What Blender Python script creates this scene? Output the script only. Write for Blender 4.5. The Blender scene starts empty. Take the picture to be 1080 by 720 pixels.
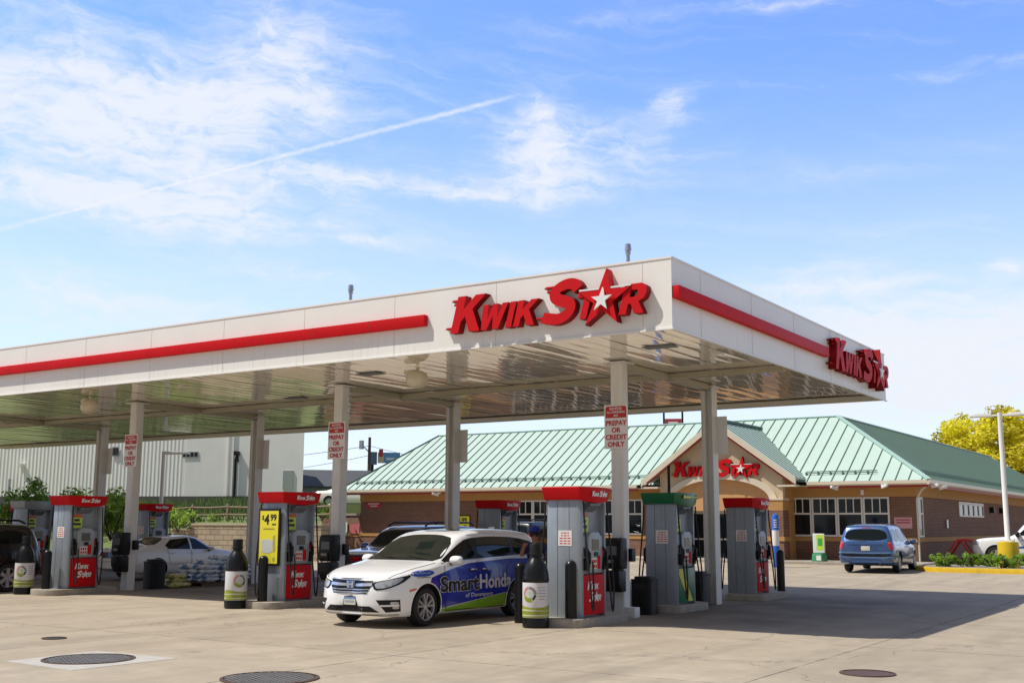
import bpy, bmesh, math, random
import numpy as np
from mathutils import Vector, Matrix, noise
from mathutils.bvhtree import BVHTree
from mathutils.geometry import delaunay_2d_cdt
R = math.radians
random.seed(7)
scene = bpy.context.scene
COL = scene.collection

# ------------------------------------------------------------------ camera
CAM = (8.0203, -17.1217, 1.80)
yaw, pitch, roll = R(-33.3275), R(9.26), R(0.255)
fwd = Vector((math.sin(yaw)*math.cos(pitch), math.cos(yaw)*math.cos(pitch), math.sin(pitch)))
rgt = Vector((math.cos(yaw), -math.sin(yaw), 0)); upv = rgt.cross(fwd)
r2 = rgt*math.cos(roll) + upv*math.sin(roll); u2 = r2.cross(fwd)
cam = bpy.data.cameras.new('camera'); camo = bpy.data.objects.new('camera', cam); COL.objects.link(camo)
mw = Matrix(((r2.x, u2.x, -fwd.x), (r2.y, u2.y, -fwd.y), (r2.z, u2.z, -fwd.z))).to_4x4(); mw.translation = CAM
camo.matrix_world = mw
cam.sensor_width = 36; cam.lens = 36*1187.1/1080; cam.clip_end = 3000; cam.clip_start = .1
scene.camera = camo

# ------------------------------------------------------------------ sun, sky
SUN = Vector((0.50, 0.38, -1.0)).normalized()
sl = bpy.data.lights.new('sun', 'SUN'); sl.energy = 4.8; sl.angle = R(.5); sl.color = (1, .95, .86)
so = bpy.data.objects.new('sun', sl); COL.objects.link(so); so.rotation_euler = SUN.to_track_quat('-Z', 'Y').to_euler()
SKY_STRENGTH = 0.10
scene.view_settings.view_transform = 'Standard'; scene.view_settings.look = 'None'
scene.view_settings.exposure = 0.0; scene.view_settings.gamma = 1; scene.view_settings.use_curve_mapping = False

world = bpy.data.worlds.new('World'); scene.world = world; world.use_nodes = True
nt = world.node_tree; nt.nodes.clear(); N = nt.nodes.new; LK = nt.links.new
def px_dir(x, y):
    return (fwd*1187.1 + r2*(x-540) - u2*(y-360)).normalized()
def azel(x, y):
    d = px_dir(x, y); return math.atan2(d.x, d.y), math.asin(d.z)
out = N('ShaderNodeOutputWorld'); bg = N('ShaderNodeBackground'); bg.inputs['Strength'].default_value = SKY_STRENGTH
sky = N('ShaderNodeTexSky'); sky.sky_type = 'NISHITA'; sky.sun_disc = False
sky.sun_elevation = math.asin(-SUN.z); sky.sun_rotation = math.atan2(-SUN.x, -SUN.y)
sky.air_density = 1.0; sky.dust_density = .35; sky.ozone_density = 2.2
def M(op, a, b=None, c=None, clamp=False):
    n = N('ShaderNodeMath'); n.operation = op; n.use_clamp = clamp
    for i, v in enumerate((a, b, c)):
        if v is None: continue
        if isinstance(v, (int, float)): n.inputs[i].default_value = v
        else: LK(v, n.inputs[i])
    return n.outputs[0]
def VM(op, a, b=None, out=0):
    n = N('ShaderNodeVectorMath'); n.operation = op
    for i, v in enumerate((a, b)):
        if v is None: continue
        if isinstance(v, (tuple, list, Vector)): n.inputs[i].default_value = tuple(v)
        else: LK(v, n.inputs[i])
    return n.outputs[out]
def NZ(vec, scale, detail=5, rough=.55, dist=0):
    n = N('ShaderNodeTexNoise'); n.inputs['Scale'].default_value = scale; n.inputs['Detail'].default_value = detail
    n.inputs['Roughness'].default_value = rough; n.inputs['Distortion'].default_value = dist; LK(vec, n.inputs['Vector']); return n
tc = N('ShaderNodeTexCoord'); dirn = VM('NORMALIZE', tc.outputs['Generated'])
sp = N('ShaderNodeSeparateXYZ'); LK(dirn, sp.inputs[0])
az = M('ARCTAN2', sp.outputs[0], sp.outputs[1]); el = M('ARCSINE', sp.outputs[2])
cb = N('ShaderNodeCombineXYZ'); LK(az, cb.inputs[0]); LK(el, cb.inputs[1]); ae = cb.outputs[0]
warp = NZ(ae, 9, 6, .6)
wv = VM('SUBTRACT', warp.outputs['Color'], (.5, .5, .5)); wv = VM('MULTIPLY', wv, (.10, .045, 0))
aew = VM('ADD', ae, wv)
def blob(x, y, rx, ry, dens, tilt=0):
    a, e = azel(x, y)
    v = VM('SUBTRACT', aew, (a, e, 0))
    if tilt:
        rt = N('ShaderNodeVectorRotate'); rt.rotation_type = 'Z_AXIS'; rt.inputs['Angle'].default_value = tilt; LK(v, rt.inputs['Vector']); v = rt.outputs[0]
    v = VM('MULTIPLY', v, (1187/rx, 1187/ry, 0)); l = VM('LENGTH', v, None, 1)
    g = M('EXPONENT', M('MULTIPLY', M('MULTIPLY', l, l), -1.0))
    return M('MULTIPLY', g, dens)
blobs = [(60, 90, 200, 75, .85), (230, 95, 140, 50, .65, -.3), (290, 35, 70, 45, .62), (150, 130, 210, 34, .45), (330, 110, 70, 26, .45), (150, 200, 320, 60, .30), (620, 170, 120, 60, .22), (480, 60, 120, 40, .12),
         (120, 205, 240, 17, .85), (330, 190, 180, 16, .7), (520, 205, 130, 10, .6), (230, 238, 210, 16, .75), (410, 258, 100, 7, .5), (60, 300, 130, 26, .65), (300, 290, 120, 12, .75, .15), (540, 275, 100, 8, .7),
         (570, 135, 48, 46, .85), (660, 150, 100, 34, .55), (560, 182, 80, 20, .55), (716, 104, 20, 13, 1.0), (850, -2, 100, 9, .7), (650, 14, 90, 7, .22), (870, 300, 130, 15, 1.0), (900, 275, 70, 9, .6), (760, 330, 120, 14, .5),
         (1000, 350, 170, 42, 1.35), (1064, 279, 20, 9, .9), (980, 400, 160, 44, 1.2), (880, 180, 120, 14, .35), (1040, 70, 90, 12, .45), (960, 235, 90, 8, .4), (820, 235, 120, 8, .3), (480, 130, 80, 10, .3), (200, 340, 260, 25, .5), (700, 230, 90, 12, .2)]
dens = None
for b in blobs:
    g = blob(*b); dens = g if dens is None else M('ADD', dens, g)
st = VM('MULTIPLY', aew, (14, 40, 0)); wisp = NZ(st, 1.6, 8, .62, .6)
st2 = VM('MULTIPLY', aew, (60, 95, 0)); fine = NZ(st2, 1.0, 6, .65, .3)
wf = M('ADD', M('MULTIPLY', wisp.outputs[0], 1.25), M('MULTIPLY', fine.outputs[0], .45))   # ~0.85 mean
wf = M('SUBTRACT', wf, .22)
cl = M('MULTIPLY', dens, wf)
st3 = N('ShaderNodeVectorRotate'); st3.rotation_type = 'Z_AXIS'; st3.inputs['Angle'].default_value = .12; LK(aew, st3.inputs['Vector'])
long = NZ(VM('MULTIPLY', st3.outputs[0], (5, 46, 0)), 1.0, 7, .6, .8)
cl = M('ADD', cl, M('MULTIPLY', M('SUBTRACT', wisp.outputs[0], .52), .25)); cl = M('ADD', cl, M('MULTIPLY', M('SUBTRACT', long.outputs[0], .435), .95))
mr = N('ShaderNodeMapRange'); mr.interpolation_type = 'SMOOTHSTEP'; mr.inputs['From Min'].default_value = 0.0; mr.inputs['From Max'].default_value = 1.05
mr.inputs['To Max'].default_value = .95
LK(cl, mr.inputs['Value']); cloud = mr.outputs[0]
# contrail: a band along a great circle
d1, d2 = px_dir(-20, 247), px_dir(560, 97); nrm = d1.cross(d2).normalized(); tdir = (d2-d1).normalized()
cw = NZ(VM('MULTIPLY', dirn, (1, 1, 1)), 130, 3, .6)
dist = M('ADD', VM('DOT_PRODUCT', dirn, tuple(nrm), 1), M('MULTIPLY', M('SUBTRACT', cw.outputs[0], .5), .0035))
band = M('EXPONENT', M('MULTIPLY', M('POWER', M('DIVIDE', dist, .0021), 2), -1.0))
tt = VM('DOT_PRODUCT', dirn, tuple(tdir), 1); t1, t2 = d1.dot(tdir), d2.dot(tdir)
e1 = N('ShaderNodeMapRange'); e1.interpolation_type = 'SMOOTHSTEP'; LK(tt, e1.inputs['Value']); e1.inputs['From Min'].default_value = t2+.01; e1.inputs['From Max'].default_value = t2-.05
band = M('MULTIPLY', M('MULTIPLY', M('MULTIPLY', band, e1.outputs[0]), M('ADD', .25, M('MULTIPLY', fine.outputs[0], .9))), .8)
cloud = M('MAXIMUM', cloud, M('ADD', M('MULTIPLY', cloud, .6), band), None, True)
# pale air near the horizon
hz = N('ShaderNodeMapRange'); hz.interpolation_type = 'SMOOTHSTEP'; LK(el, hz.inputs['Value']); hz.inputs['From Min'].default_value = R(24); hz.inputs['From Max'].default_value = R(1); hz.inputs['To Max'].default_value = .72
veil = M('MAXIMUM', cloud, M('ADD', hz.outputs[0], M('MULTIPLY', cloud, .5)), None, True)
mix = N('ShaderNodeMix'); mix.data_type = 'RGBA'; LK(veil, mix.inputs['Factor'])
tint = N('ShaderNodeMix'); tint.data_type = 'RGBA'; tint.blend_type = 'MULTIPLY'; tint.inputs['Factor'].default_value = 1
LK(sky.outputs[0], tint.inputs['A']); tint.inputs['B'].default_value = (1.80, 2.06, 2.72, 1)
LK(tint.outputs['Result'], mix.inputs['A']); mix.inputs['B'].default_value = (8.6, 9.0, 9.8, 1)
# added veil overhead and behind the camera: duller and whiter, neutralises blue ambient light
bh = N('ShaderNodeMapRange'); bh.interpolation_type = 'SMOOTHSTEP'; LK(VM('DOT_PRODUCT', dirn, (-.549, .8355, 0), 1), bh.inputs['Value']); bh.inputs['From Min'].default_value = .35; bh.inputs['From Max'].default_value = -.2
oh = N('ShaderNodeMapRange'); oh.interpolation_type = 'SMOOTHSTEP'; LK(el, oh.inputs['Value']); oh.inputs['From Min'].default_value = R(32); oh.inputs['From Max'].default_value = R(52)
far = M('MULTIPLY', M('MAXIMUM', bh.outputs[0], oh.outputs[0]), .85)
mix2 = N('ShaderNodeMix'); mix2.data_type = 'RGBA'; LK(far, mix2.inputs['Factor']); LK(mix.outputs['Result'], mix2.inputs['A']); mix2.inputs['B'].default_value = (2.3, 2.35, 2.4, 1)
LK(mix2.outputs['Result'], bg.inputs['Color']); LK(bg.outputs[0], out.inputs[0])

# ------------------------------------------------------------------ materials
MATS = {}
def mat(name, col, rough=.5, metal=0, var=0, vscale=3, bump=0, bscale=40, coat=0, spec=.5, streak=0, ior=None, emit=None, var_col=None):
    if name in MATS: return MATS[name]
    m = bpy.data.materials.new(name); m.use_nodes = True; t = m.node_tree; b = t.nodes['Principled BSDF']
    b.inputs['Base Color'].default_value = (*col, 1); b.inputs['Roughness'].default_value = rough; b.inputs['Metallic'].default_value = metal
    b.inputs['Coat Weight'].default_value = coat; b.inputs['Coat Roughness'].default_value = .03; b.inputs['Specular IOR Level'].default_value = spec
    if ior: b.inputs['IOR'].default_value = ior
    if emit: b.inputs['Emission Color'].default_value = (*emit[0], 1); b.inputs['Emission Strength'].default_value = emit[1]
    if var or bump or streak:
        tcn = t.nodes.new('ShaderNodeTexCoord')
    src = None
    if var:
        n = t.nodes.new('ShaderNodeTexNoise'); n.inputs['Scale'].default_value = vscale; n.inputs['Detail'].default_value = 7; n.inputs['Roughness'].default_value = .65
        t.links.new(tcn.outputs['Object'], n.inputs['Vector'])
        mr = t.nodes.new('ShaderNodeMapRange'); mr.inputs['From Min'].default_value = .3; mr.inputs['From Max'].default_value = .7
        t.links.new(n.outputs[0], mr.inputs['Value'])
        mx = t.nodes.new('ShaderNodeMix'); mx.data_type = 'RGBA'; t.links.new(mr.outputs[0], mx.inputs['Factor'])
        c2 = var_col or tuple(c*(1-var) for c in col)
        mx.inputs['A'].default_value = (*c2, 1); mx.inputs['B'].default_value = (*col, 1); src = mx.outputs['Result']
        t.links.new(src, b.inputs['Base Color'])
    if streak:
        mp = t.nodes.new('ShaderNodeMapping'); mp.inputs['Scale'].default_value = (7, 7, .30); t.links.new(tcn.outputs['Object'], mp.inputs[0])
        n = t.nodes.new('ShaderNodeTexNoise'); n.inputs['Scale'].default_value = 1.3; n.inputs['Detail'].default_value = 6; t.links.new(mp.outputs[0], n.inputs['Vector'])
        mr = t.nodes.new('ShaderNodeMapRange'); mr.inputs['From Min'].default_value = .52; mr.inputs['From Max'].default_value = .75; mr.inputs['To Max'].default_value = streak
        t.links.new(n.outputs[0], mr.inputs['Value'])
        mx = t.nodes.new('ShaderNodeMix'); mx.data_type = 'RGBA'; t.links.new(mr.outputs[0], mx.inputs['Factor'])
        if src: t.links.new(src, mx.inputs['A'])
        else: mx.inputs['A'].default_value = (*col, 1)
        mx.inputs['B'].default_value = (*(c*.5 for c in col), 1); t.links.new(mx.outputs['Result'], b.inputs['Base Color'])
    if bump:
        n = t.nodes.new('ShaderNodeTexNoise'); n.inputs['Scale'].default_value = bscale; n.inputs['Detail'].default_value = 5; t.links.new(tcn.outputs['Object'], n.inputs['Vector'])
        bp = t.nodes.new('ShaderNodeBump'); bp.inputs['Strength'].default_value = bump; bp.inputs['Distance'].default_value = .02
        t.links.new(n.outputs[0], bp.inputs['Height']); t.links.new(bp.outputs[0], b.inputs['Normal'])
    MATS[name] = m; return m
def brick_mat(name, axes, c1, c2, mortar, bw=.2, bh=.068, ms=.012):
    m = bpy.data.materials.new(name); m.use_nodes = True; t = m.node_tree; b = t.nodes['Principled BSDF']; b.inputs['Roughness'].default_value = .85
    tcn = t.nodes.new('ShaderNodeTexCoord'); s = t.nodes.new('ShaderNodeSeparateXYZ'); c = t.nodes.new('ShaderNodeCombineXYZ')
    t.links.new(tcn.outputs['Object'], s.inputs[0]); t.links.new(s.outputs[axes[0]], c.inputs[0]); t.links.new(s.outputs[axes[1]], c.inputs[1])
    br = t.nodes.new('ShaderNodeTexBrick'); t.links.new(c.outputs[0], br.inputs['Vector'])
    br.inputs['Color1'].default_value = (*c1, 1); br.inputs['Color2'].default_value = (*c2, 1); br.inputs['Mortar'].default_value = (*mortar, 1)
    br.inputs['Scale'].default_value = 1; br.inputs['Mortar Size'].default_value = ms; br.inputs['Brick Width'].default_value = bw; br.inputs['Row Height'].default_value = bh; br.inputs['Bias'].default_value = -.1
    n = t.nodes.new('ShaderNodeTexNoise'); n.inputs['Scale'].default_value = 1.2; n.inputs['Detail'].default_value = 6; t.links.new(tcn.outputs['Object'], n.inputs['Vector'])
    mr = t.nodes.new('ShaderNodeMapRange'); mr.inputs['To Min'].default_value = .75; mr.inputs['To Max'].default_value = 1.2; t.links.new(n.outputs[0], mr.inputs['Value'])
    mx = t.nodes.new('ShaderNodeMix'); mx.data_type = 'RGBA'; mx.blend_type = 'MULTIPLY'; mx.inputs['Factor'].default_value = 1
    t.links.new(br.outputs['Color'], mx.inputs['A']); t.links.new(mr.outputs[0], mx.inputs['B']); t.links.new(mx.outputs['Result'], b.inputs['Base Color'])
    bp = t.nodes.new('ShaderNodeBump'); bp.inputs['Strength'].default_value = .6; bp.inputs['Distance'].default_value = .01; bp.invert = True
    t.links.new(br.outputs['Fac'], bp.inputs['Height']); t.links.new(bp.outputs[0], b.inputs['Normal'])
    return m
RED = mat('sign_red', (.62, .006, .010), .55, var=.10, vscale=2, spec=.15)
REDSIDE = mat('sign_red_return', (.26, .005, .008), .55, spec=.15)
WHITE = mat('white_paint', (.78, .76, .72), .4, var=.05)
FASCIA = mat('fascia_white', (.86, .84, .79), .38, var=.07, vscale=.6, streak=.5)
def drips(m):
    t = m.node_tree; src = [n for n in t.nodes if n.type == 'MAP_RANGE' and abs(n.inputs['From Min'].default_value-.52) < 1e-4][0]; src.inputs['From Min'].default_value = .50; tc_ = [n for n in t.nodes if n.type == 'TEX_COORD'][0]
    mp = [n for n in t.nodes if n.type == 'MAPPING'][0]; mp.inputs['Scale'].default_value = (9, 9, .45)
    s = t.nodes.new('ShaderNodeSeparateXYZ'); t.links.new(tc_.outputs['Object'], s.inputs[0]); a = t.nodes.new('ShaderNodeMapRange'); a.inputs['From Min'].default_value = 5.62; a.inputs['From Max'].default_value = 5.30; a.inputs['To Min'].default_value = .10; t.links.new(s.outputs[2], a.inputs['Value'])
    n = t.nodes.new('ShaderNodeTexNoise'); n.inputs['Scale'].default_value = .55; n.inputs['Detail'].default_value = 3; t.links.new(tc_.outputs['Object'], n.inputs['Vector']); r = t.nodes.new('ShaderNodeMapRange'); r.inputs['From Min'].default_value = .42; r.inputs['From Max'].default_value = .62; t.links.new(n.outputs[0], r.inputs['Value'])
    q = t.nodes.new('ShaderNodeMath'); q.operation = 'MULTIPLY'; t.links.new(a.outputs[0], q.inputs[0]); t.links.new(r.outputs[0], q.inputs[1]); p = t.nodes.new('ShaderNodeMath'); p.operation = 'MULTIPLY'; t.links.new(q.outputs[0], p.inputs[0]); t.links.new(src.outputs[0], p.inputs[1])
    for l in list(t.links):
        if l.from_node == src and l.to_node != p: to = l.to_socket; t.links.remove(l); t.links.new(p.outputs[0], to)
drips(FASCIA)
BLACK = mat('black_plastic', (.010, .010, .010), .45, bump=.08, bscale=90, spec=.3)
BLACKG = mat('black_gloss', (.008, .008, .008), .30, spec=.35)
RUBBER = mat('rubber', (.014, .014, .014), .7, bump=.1)
GREY = mat('pump_grey', (.31, .345, .385), .42, metal=.2, var=.14, vscale=4, streak=.45)
GREYD = mat('pump_grey_dark', (.16, .18, .20), .45, var=.15)
GREYL = mat('pump_bezel', (.34, .38, .41), .4, var=.1)
GREEN = mat('pump_green', (.008, .15, .055), .35, var=.1)
YELLOW = mat('sign_yellow', (.80, .70, .03), .4)
YELP = mat('kerb_yellow', (.80, .52, .015), .6, var=.25, vscale=6)
CHROME = mat('chrome', (.72, .72, .72), .28, .9)
ALLOY = mat('alloy', (.46, .47, .49), .35, .55)
GLASS = mat('dark_glass', (.006, .009, .009), .04, spec=.32)
WGLASS = mat('shop_glass', (.010, .014, .018), .05, spec=.5)
CONC = mat('kerb_concrete', (.42, .37, .30), .85, var=.3, vscale=5, bump=.3, bscale=30)
SCREEN = mat('screen', (.02, .025, .03), .12, coat=.5)
COLM = mat('column_paint', (.78, .77, .73), .45, var=.1, vscale=2, streak=.3)
BEAM = mat('beam_shaded_white', (.46, .42, .30), .45, var=.15, vscale=2)  # white paint, its shade and warm bounce light put into the colour
WTXT = mat('letter_white', (.80, .80, .78), .4)
RTXT = mat('letter_red', (.55, .02, .025), .4)
KTXT = mat('letter_black', (.012, .012, .012), .4)
GALV = mat('galvanised', (.48, .5, .52), .35, .8, var=.2, vscale=8)

# ------------------------------------------------------------------ mesh helpers
class MB:
    def __init__(s): s.v = []; s.f = []; s.m = []
    def add(s, vs, fs, mi=0):
        o = len(s.v); s.v += [tuple(v) for v in vs]; s.f += [tuple(i+o for i in f) for f in fs]; s.m += [mi]*len(fs); return s
    def box(s, c, d, mi=0, rz=0, taper=1):
        x, y, z = d[0]/2, d[1]/2, d[2]/2; vs = []
        for k, zz in ((1, -z), (taper, z)):
            for a, b in ((-x, -y), (x, -y), (x, y), (-x, y)):
                p = Vector((a*k, b*k, zz))
                if rz: p.rotate(Matrix.Rotation(rz, 3, 'Z'))
                vs.append((p.x+c[0], p.y+c[1], p.z+c[2]))
        return s.add(vs, [(3, 2, 1, 0), (4, 5, 6, 7), (0, 1, 5, 4), (1, 2, 6, 5), (2, 3, 7, 6), (3, 0, 4, 7)], mi)
    def bx(s, x0, x1, y0, y1, z0, z1, mi=0): return s.box(((x0+x1)/2, (y0+y1)/2, (z0+z1)/2), (x1-x0, y1-y0, z1-z0), mi)
    def cbox(s, c, d, r, mi=0, seg=3, rz=0):
        """box with rounded vertical edges"""
        x, y = d[0]/2-r, d[1]/2-r; pts = []
        for q, (sx, sy) in enumerate(((1, 1), (-1, 1), (-1, -1), (1, -1))):
            for k in range(seg+1):
                a = math.pi/2*(q+k/seg); pts.append((sx*x+r*math.cos(a), sy*y+r*math.sin(a)))
        return s.prism([(p[0], p[1]) for p in pts], c[2]-d[2]/2, c[2]+d[2]/2, mi, (c[0], c[1]), rz)
    def prism(s, pts, z0, z1, mi=0, o=(0, 0), rz=0):
        ca, sa = math.cos(rz), math.sin(rz); n = len(pts)
        q = [(p[0]*ca-p[1]*sa+o[0], p[0]*sa+p[1]*ca+o[1]) for p in pts]
        vs = [(a, b, z0) for a, b in q]+[(a, b, z1) for a, b in q]
        return s.add(vs, [tuple(range(n-1, -1, -1)), tuple(range(n, 2*n))]+[(i, (i+1) % n, (i+1) % n+n, i+n) for i in range(n)], mi)
    def extr(s, pts, axis, a0, a1, mi=0):
        """polygon in the plane normal to axis ('x': (y,z), 'y': (x,z)) extruded from a0 to a1"""
        n = len(pts)
        P = (lambda p, a: (a, p[0], p[1])) if axis == 'x' else (lambda p, a: (p[0], a, p[1]))
        vs = [P(p, a0) for p in pts]+[P(p, a1) for p in pts]
        return s.add(vs, [tuple(range(n-1, -1, -1)), tuple(range(n, 2*n))]+[(i, (i+1) % n, (i+1) % n+n, i+n) for i in range(n)], mi)
    def lathe(s, prof, c=(0, 0, 0), n=24, axis='z', mi=0, cap=True):
        vs = []; fs = []; k = len(prof)
        for i in range(n):
            a = 2*math.pi*i/n; ca, sa = math.cos(a), math.sin(a)
            for r, h in prof:
                p = (r*ca, r*sa, h) if axis == 'z' else ((h, r*ca, r*sa) if axis == 'x' else (r*sa, h, r*ca))
                vs.append((p[0]+c[0], p[1]+c[1], p[2]+c[2]))
        for i in range(n):
            j = (i+1) % n
            for q in range(k-1): fs.append((i*k+q, j*k+q, j*k+q+1, i*k+q+1))
        if cap:
            fs.append(tuple(i*k for i in range(n-1, -1, -1))); fs.append(tuple(i*k+k-1 for i in range(n)))
        return s.add(vs, fs, mi)
    def cyl(s, c, r, h, n=20, mi=0, r2=None, axis='z'):
        return s.lathe([(r, 0), (r if r2 is None else r2, h)], c, n, axis, mi)
    def tube(s, path, r, n=8, mi=0, rr=None):
        path = [Vector(p) for p in path]; vs = []; fs = []; m = len(path); prev = None
        for i, p in enumerate(path):
            t = (path[min(i+1, m-1)]-path[max(i-1, 0)]).normalized()
            a = t.orthogonal().normalized() if prev is None else (prev-t*prev.dot(t)).normalized()
            prev = a; b = t.cross(a); q = rr[i] if rr else r
            for k in range(n):
                g = 2*math.pi*k/n; vs.append(p+a*(q*math.cos(g))+b*(q*math.sin(g)))
        for i in range(m-1):
            for k in range(n): fs.append((i*n+k, i*n+(k+1) % n, (i+1)*n+(k+1) % n, (i+1)*n+k))
        fs.append(tuple(range(n-1, -1, -1))); fs.append(tuple((m-1)*n+k for k in range(n)))
        return s.add(vs, fs, mi)
    def quad(s, a, b, c, d, mi=0): return s.add([a, b, c, d], [(0, 1, 2, 3)], mi)
    def build(s, name, mats, parent=None, smooth=False, bevel=0, label=None, auto=35):
        me = bpy.data.meshes.new(name); me.from_pydata(s.v, [], s.f)
        for m in (mats if isinstance(mats, (list, tuple)) else [mats]): me.materials.append(m)
        me.polygons.foreach_set('material_index', s.m)
        bm = bmesh.new(); bm.from_mesh(me); bmesh.ops.recalc_face_normals(bm, faces=bm.faces)
        if bevel:
            ed = [e for e in bm.edges if len(e.link_faces) == 2 and e.calc_face_angle(0) > .6]
            bmesh.ops.bevel(bm, geom=ed, offset=bevel, segments=2, affect='EDGES', profile=.6, clamp_overlap=True)
        bm.to_mesh(me); bm.free()
        if smooth or bevel: shade(me, auto)
        return link(name, me, parent, label)
def shade(me, deg=35):
    me.polygons.foreach_set('use_smooth', [True]*len(me.polygons))
    bm = bmesh.new(); bm.from_mesh(me)
    for e in bm.edges:
        if len(e.link_faces) == 2 and e.calc_face_angle(0) > R(deg): e.smooth = False
    bm.to_mesh(me); bm.free(); me.update()
def link(name, me, parent=None, label=None):
    o = bpy.data.objects.new(name, me); COL.objects.link(o)
    if parent is not None: o.parent = parent
    if label: o['label'] = label
    return o
def tag(o, label=None, cat=None, group=None, kind=None):
    if label: o['label'] = label
    if cat: o['category'] = cat
    if group: o['group'] = group
    if kind: o['kind'] = kind
    return o
def thing(name, label, cat, loc=(0, 0, 0), rz=0, group=None):
    o = bpy.data.objects.new(name, None); COL.objects.link(o); o.location = loc; o.rotation_euler = (0, 0, rz); o.empty_display_size = .2
    return tag(o, label, cat, group)
KIDS = {}
def dup(root, loc, rz=None, label=None):
    kids = {}
    for o in COL.objects:
        if o.parent is not None: kids.setdefault(o.parent, []).append(o)
    def cp(o, par):
        c = o.copy(); COL.objects.link(c); c.parent = par
        for ch in kids.get(o, []): cp(ch, c)
        return c
    r = cp(root, None); r.location = loc
    if rz is not None: r.rotation_euler = (0, 0, rz)
    if label: r['label'] = label
    return r
def curve_mesh(loops, extrude=0, bevel=0):
    cu = bpy.data.curves.new('outline', 'CURVE'); cu.dimensions = '2D'; cu.fill_mode = 'BOTH'; cu.extrude = extrude; cu.bevel_depth = bevel
    for lp in loops:
        s = cu.splines.new('POLY'); s.points.add(len(lp)-1); s.use_cyclic_u = True
        for i, (x, y) in enumerate(lp): s.points[i].co = (x, y, 0, 1)
    return from_curve(cu)
def from_curve(cu):
    o = bpy.data.objects.new('outline', cu); COL.objects.link(o)
    dg = bpy.context.evaluated_depsgraph_get(); me = bpy.data.meshes.new_from_object(o.evaluated_get(dg))
    bpy.data.objects.remove(o); bpy.data.curves.remove(cu); me.materials.clear(); return me
def text_mesh(body, size, bold=.0, shear=0, extrude=.002, align='CENTER', spacing=1.0):
    cu = bpy.data.curves.new('letters', 'FONT'); cu.body = body; cu.size = size; cu.offset = bold*size; cu.shear = shear; cu.extrude = extrude
    cu.align_x = align; cu.align_y = 'CENTER'; cu.space_character = spacing; cu.space_line = .85; cu.resolution_u = 3
    return from_curve(cu)
# frames mapping flat (x,y,z-out) artwork onto walls: facing -Y, +X, -X, +Y
FACE = {'-y': Matrix(((1, 0, 0), (0, 0, -1), (0, 1, 0))), '+x': Matrix(((0, 0, 1), (1, 0, 0), (0, 1, 0))),
        '-x': Matrix(((0, 0, -1), (-1, 0, 0), (0, 1, 0))), '+y': Matrix(((-1, 0, 0), (0, 0, 1), (0, 1, 0))), '+z': Matrix.Identity(3)}
def put(name, me, m, parent, face, pos, sc=1, rot=0, label=None):
    T = Matrix.Translation(pos) @ FACE[face].to_4x4() @ Matrix.Rotation(rot, 4, 'Z') @ Matrix.Scale(sc, 4)
    me = me.copy(); me.transform(T); me.materials.clear(); me.materials.append(m)
    return link(name, me, parent, label)
def text(parent, body, size, m, face, pos, name='lettering', bold=0, shear=0, rot=0, align='CENTER', ex=.002, spacing=1.0):
    return put(name, text_mesh(body, size, bold, shear, ex, align, spacing), m, parent, face, pos, 1, rot)
def merge(meshes):
    bm = bmesh.new()
    for m in meshes: bm.from_mesh(m)
    me = bpy.data.meshes.new('merged'); bm.to_mesh(me); bm.free(); return me
def copies(name, me, mats, parent, label=None): return link(name, me, parent, label)
def gz(Y): return .2*min(max((Y-10)/18, 0), 1)

# ------------------------------------------------------------------ the italic logo lettering
def shear_(lp, k=.26): return [(x+k*y, y) for x, y in lp]
G_ = {'K': [[(0, 0), (.27, 0), (.27, .30), (.38, .43), (.62, 0), (.97, 0), (.58, .62), (.93, 1), (.59, 1), (.27, .62), (.27, 1), (0, 1)]],
      'W': [[(.16, 0), (.43, 0), (.59, .52), (.70, 0), (.97, 0), (1.2, 1), (.94, 1), (.83, .42), (.70, 1), (.48, 1), (.37, .42), (.26, 1), (0, 1)]],
      'I': [[(0, 0), (.27, 0), (.27, 1), (0, 1)]],
      'T': [[(.27, 0), (.54, 0), (.54, .77), (.82, .77), (.82, 1), (0, 1), (0, .77), (.27, .77)]],
      'R': [[(0, 0), (.27, 0), (.27, .34), (.37, .34), (.58, 0), (.92, 0), (.64, .40), (.82, .50), (.87, .70), (.80, .90), (.62, 1), (0, 1)],
            [(.27, .56), (.27, .79), (.50, .79), (.58, .68), (.50, .56)]]}
def s_glyph():
    path = [(.80, .76), (.66, .89), (.44, .91), (.22, .82), (.17, .68), (.28, .57), (.48, .50), (.66, .42), (.70, .28), (.60, .15), (.38, .09), (.16, .12), (-.04, .16)]
    pv = []
    for i in range(len(path)-1):
        for k in range(3):
            p0, p1, p2, p3 = (np.array(path[min(max(i+q, 0), len(path)-1)]) for q in (-1, 0, 1, 2)); t = k/3
            pv.append(.5*((2*p1)+(-p0+p2)*t+(2*p0-5*p1+4*p2-p3)*t*t+(-p0+3*p1-3*p2+p3)*t**3))
    pv.append(np.array(path[-1])); L, Rr = [], []
    for i, p in enumerate(pv):
        t = pv[min(i+1, len(pv)-1)]-pv[max(i-1, 0)]; t = t/np.linalg.norm(t); n = np.array((-t[1], t[0])); w = .125+.01*math.sin(i/len(pv)*math.pi)
        L.append(tuple(p+n*w)); Rr.append(tuple(p-n*w))
    return [L+Rr[::-1]]
G_['S'] = s_glyph()
def glyph(ch, x, y, h): return [[(a+x, b+y) for a, b in shear_([(p[0]*h, p[1]*h) for p in lp])] for lp in G_[ch]]
def star_pts(cx, cy, r, r_in=.37, rot=0, sh=.12):
    return [(cx+q*math.sin(a+rot)+sh*q*math.cos(a+rot), cy+q*math.cos(a+rot)) for a, q in ((math.pi*i/5, r if i % 2 == 0 else r*r_in) for i in range(10))]
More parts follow.
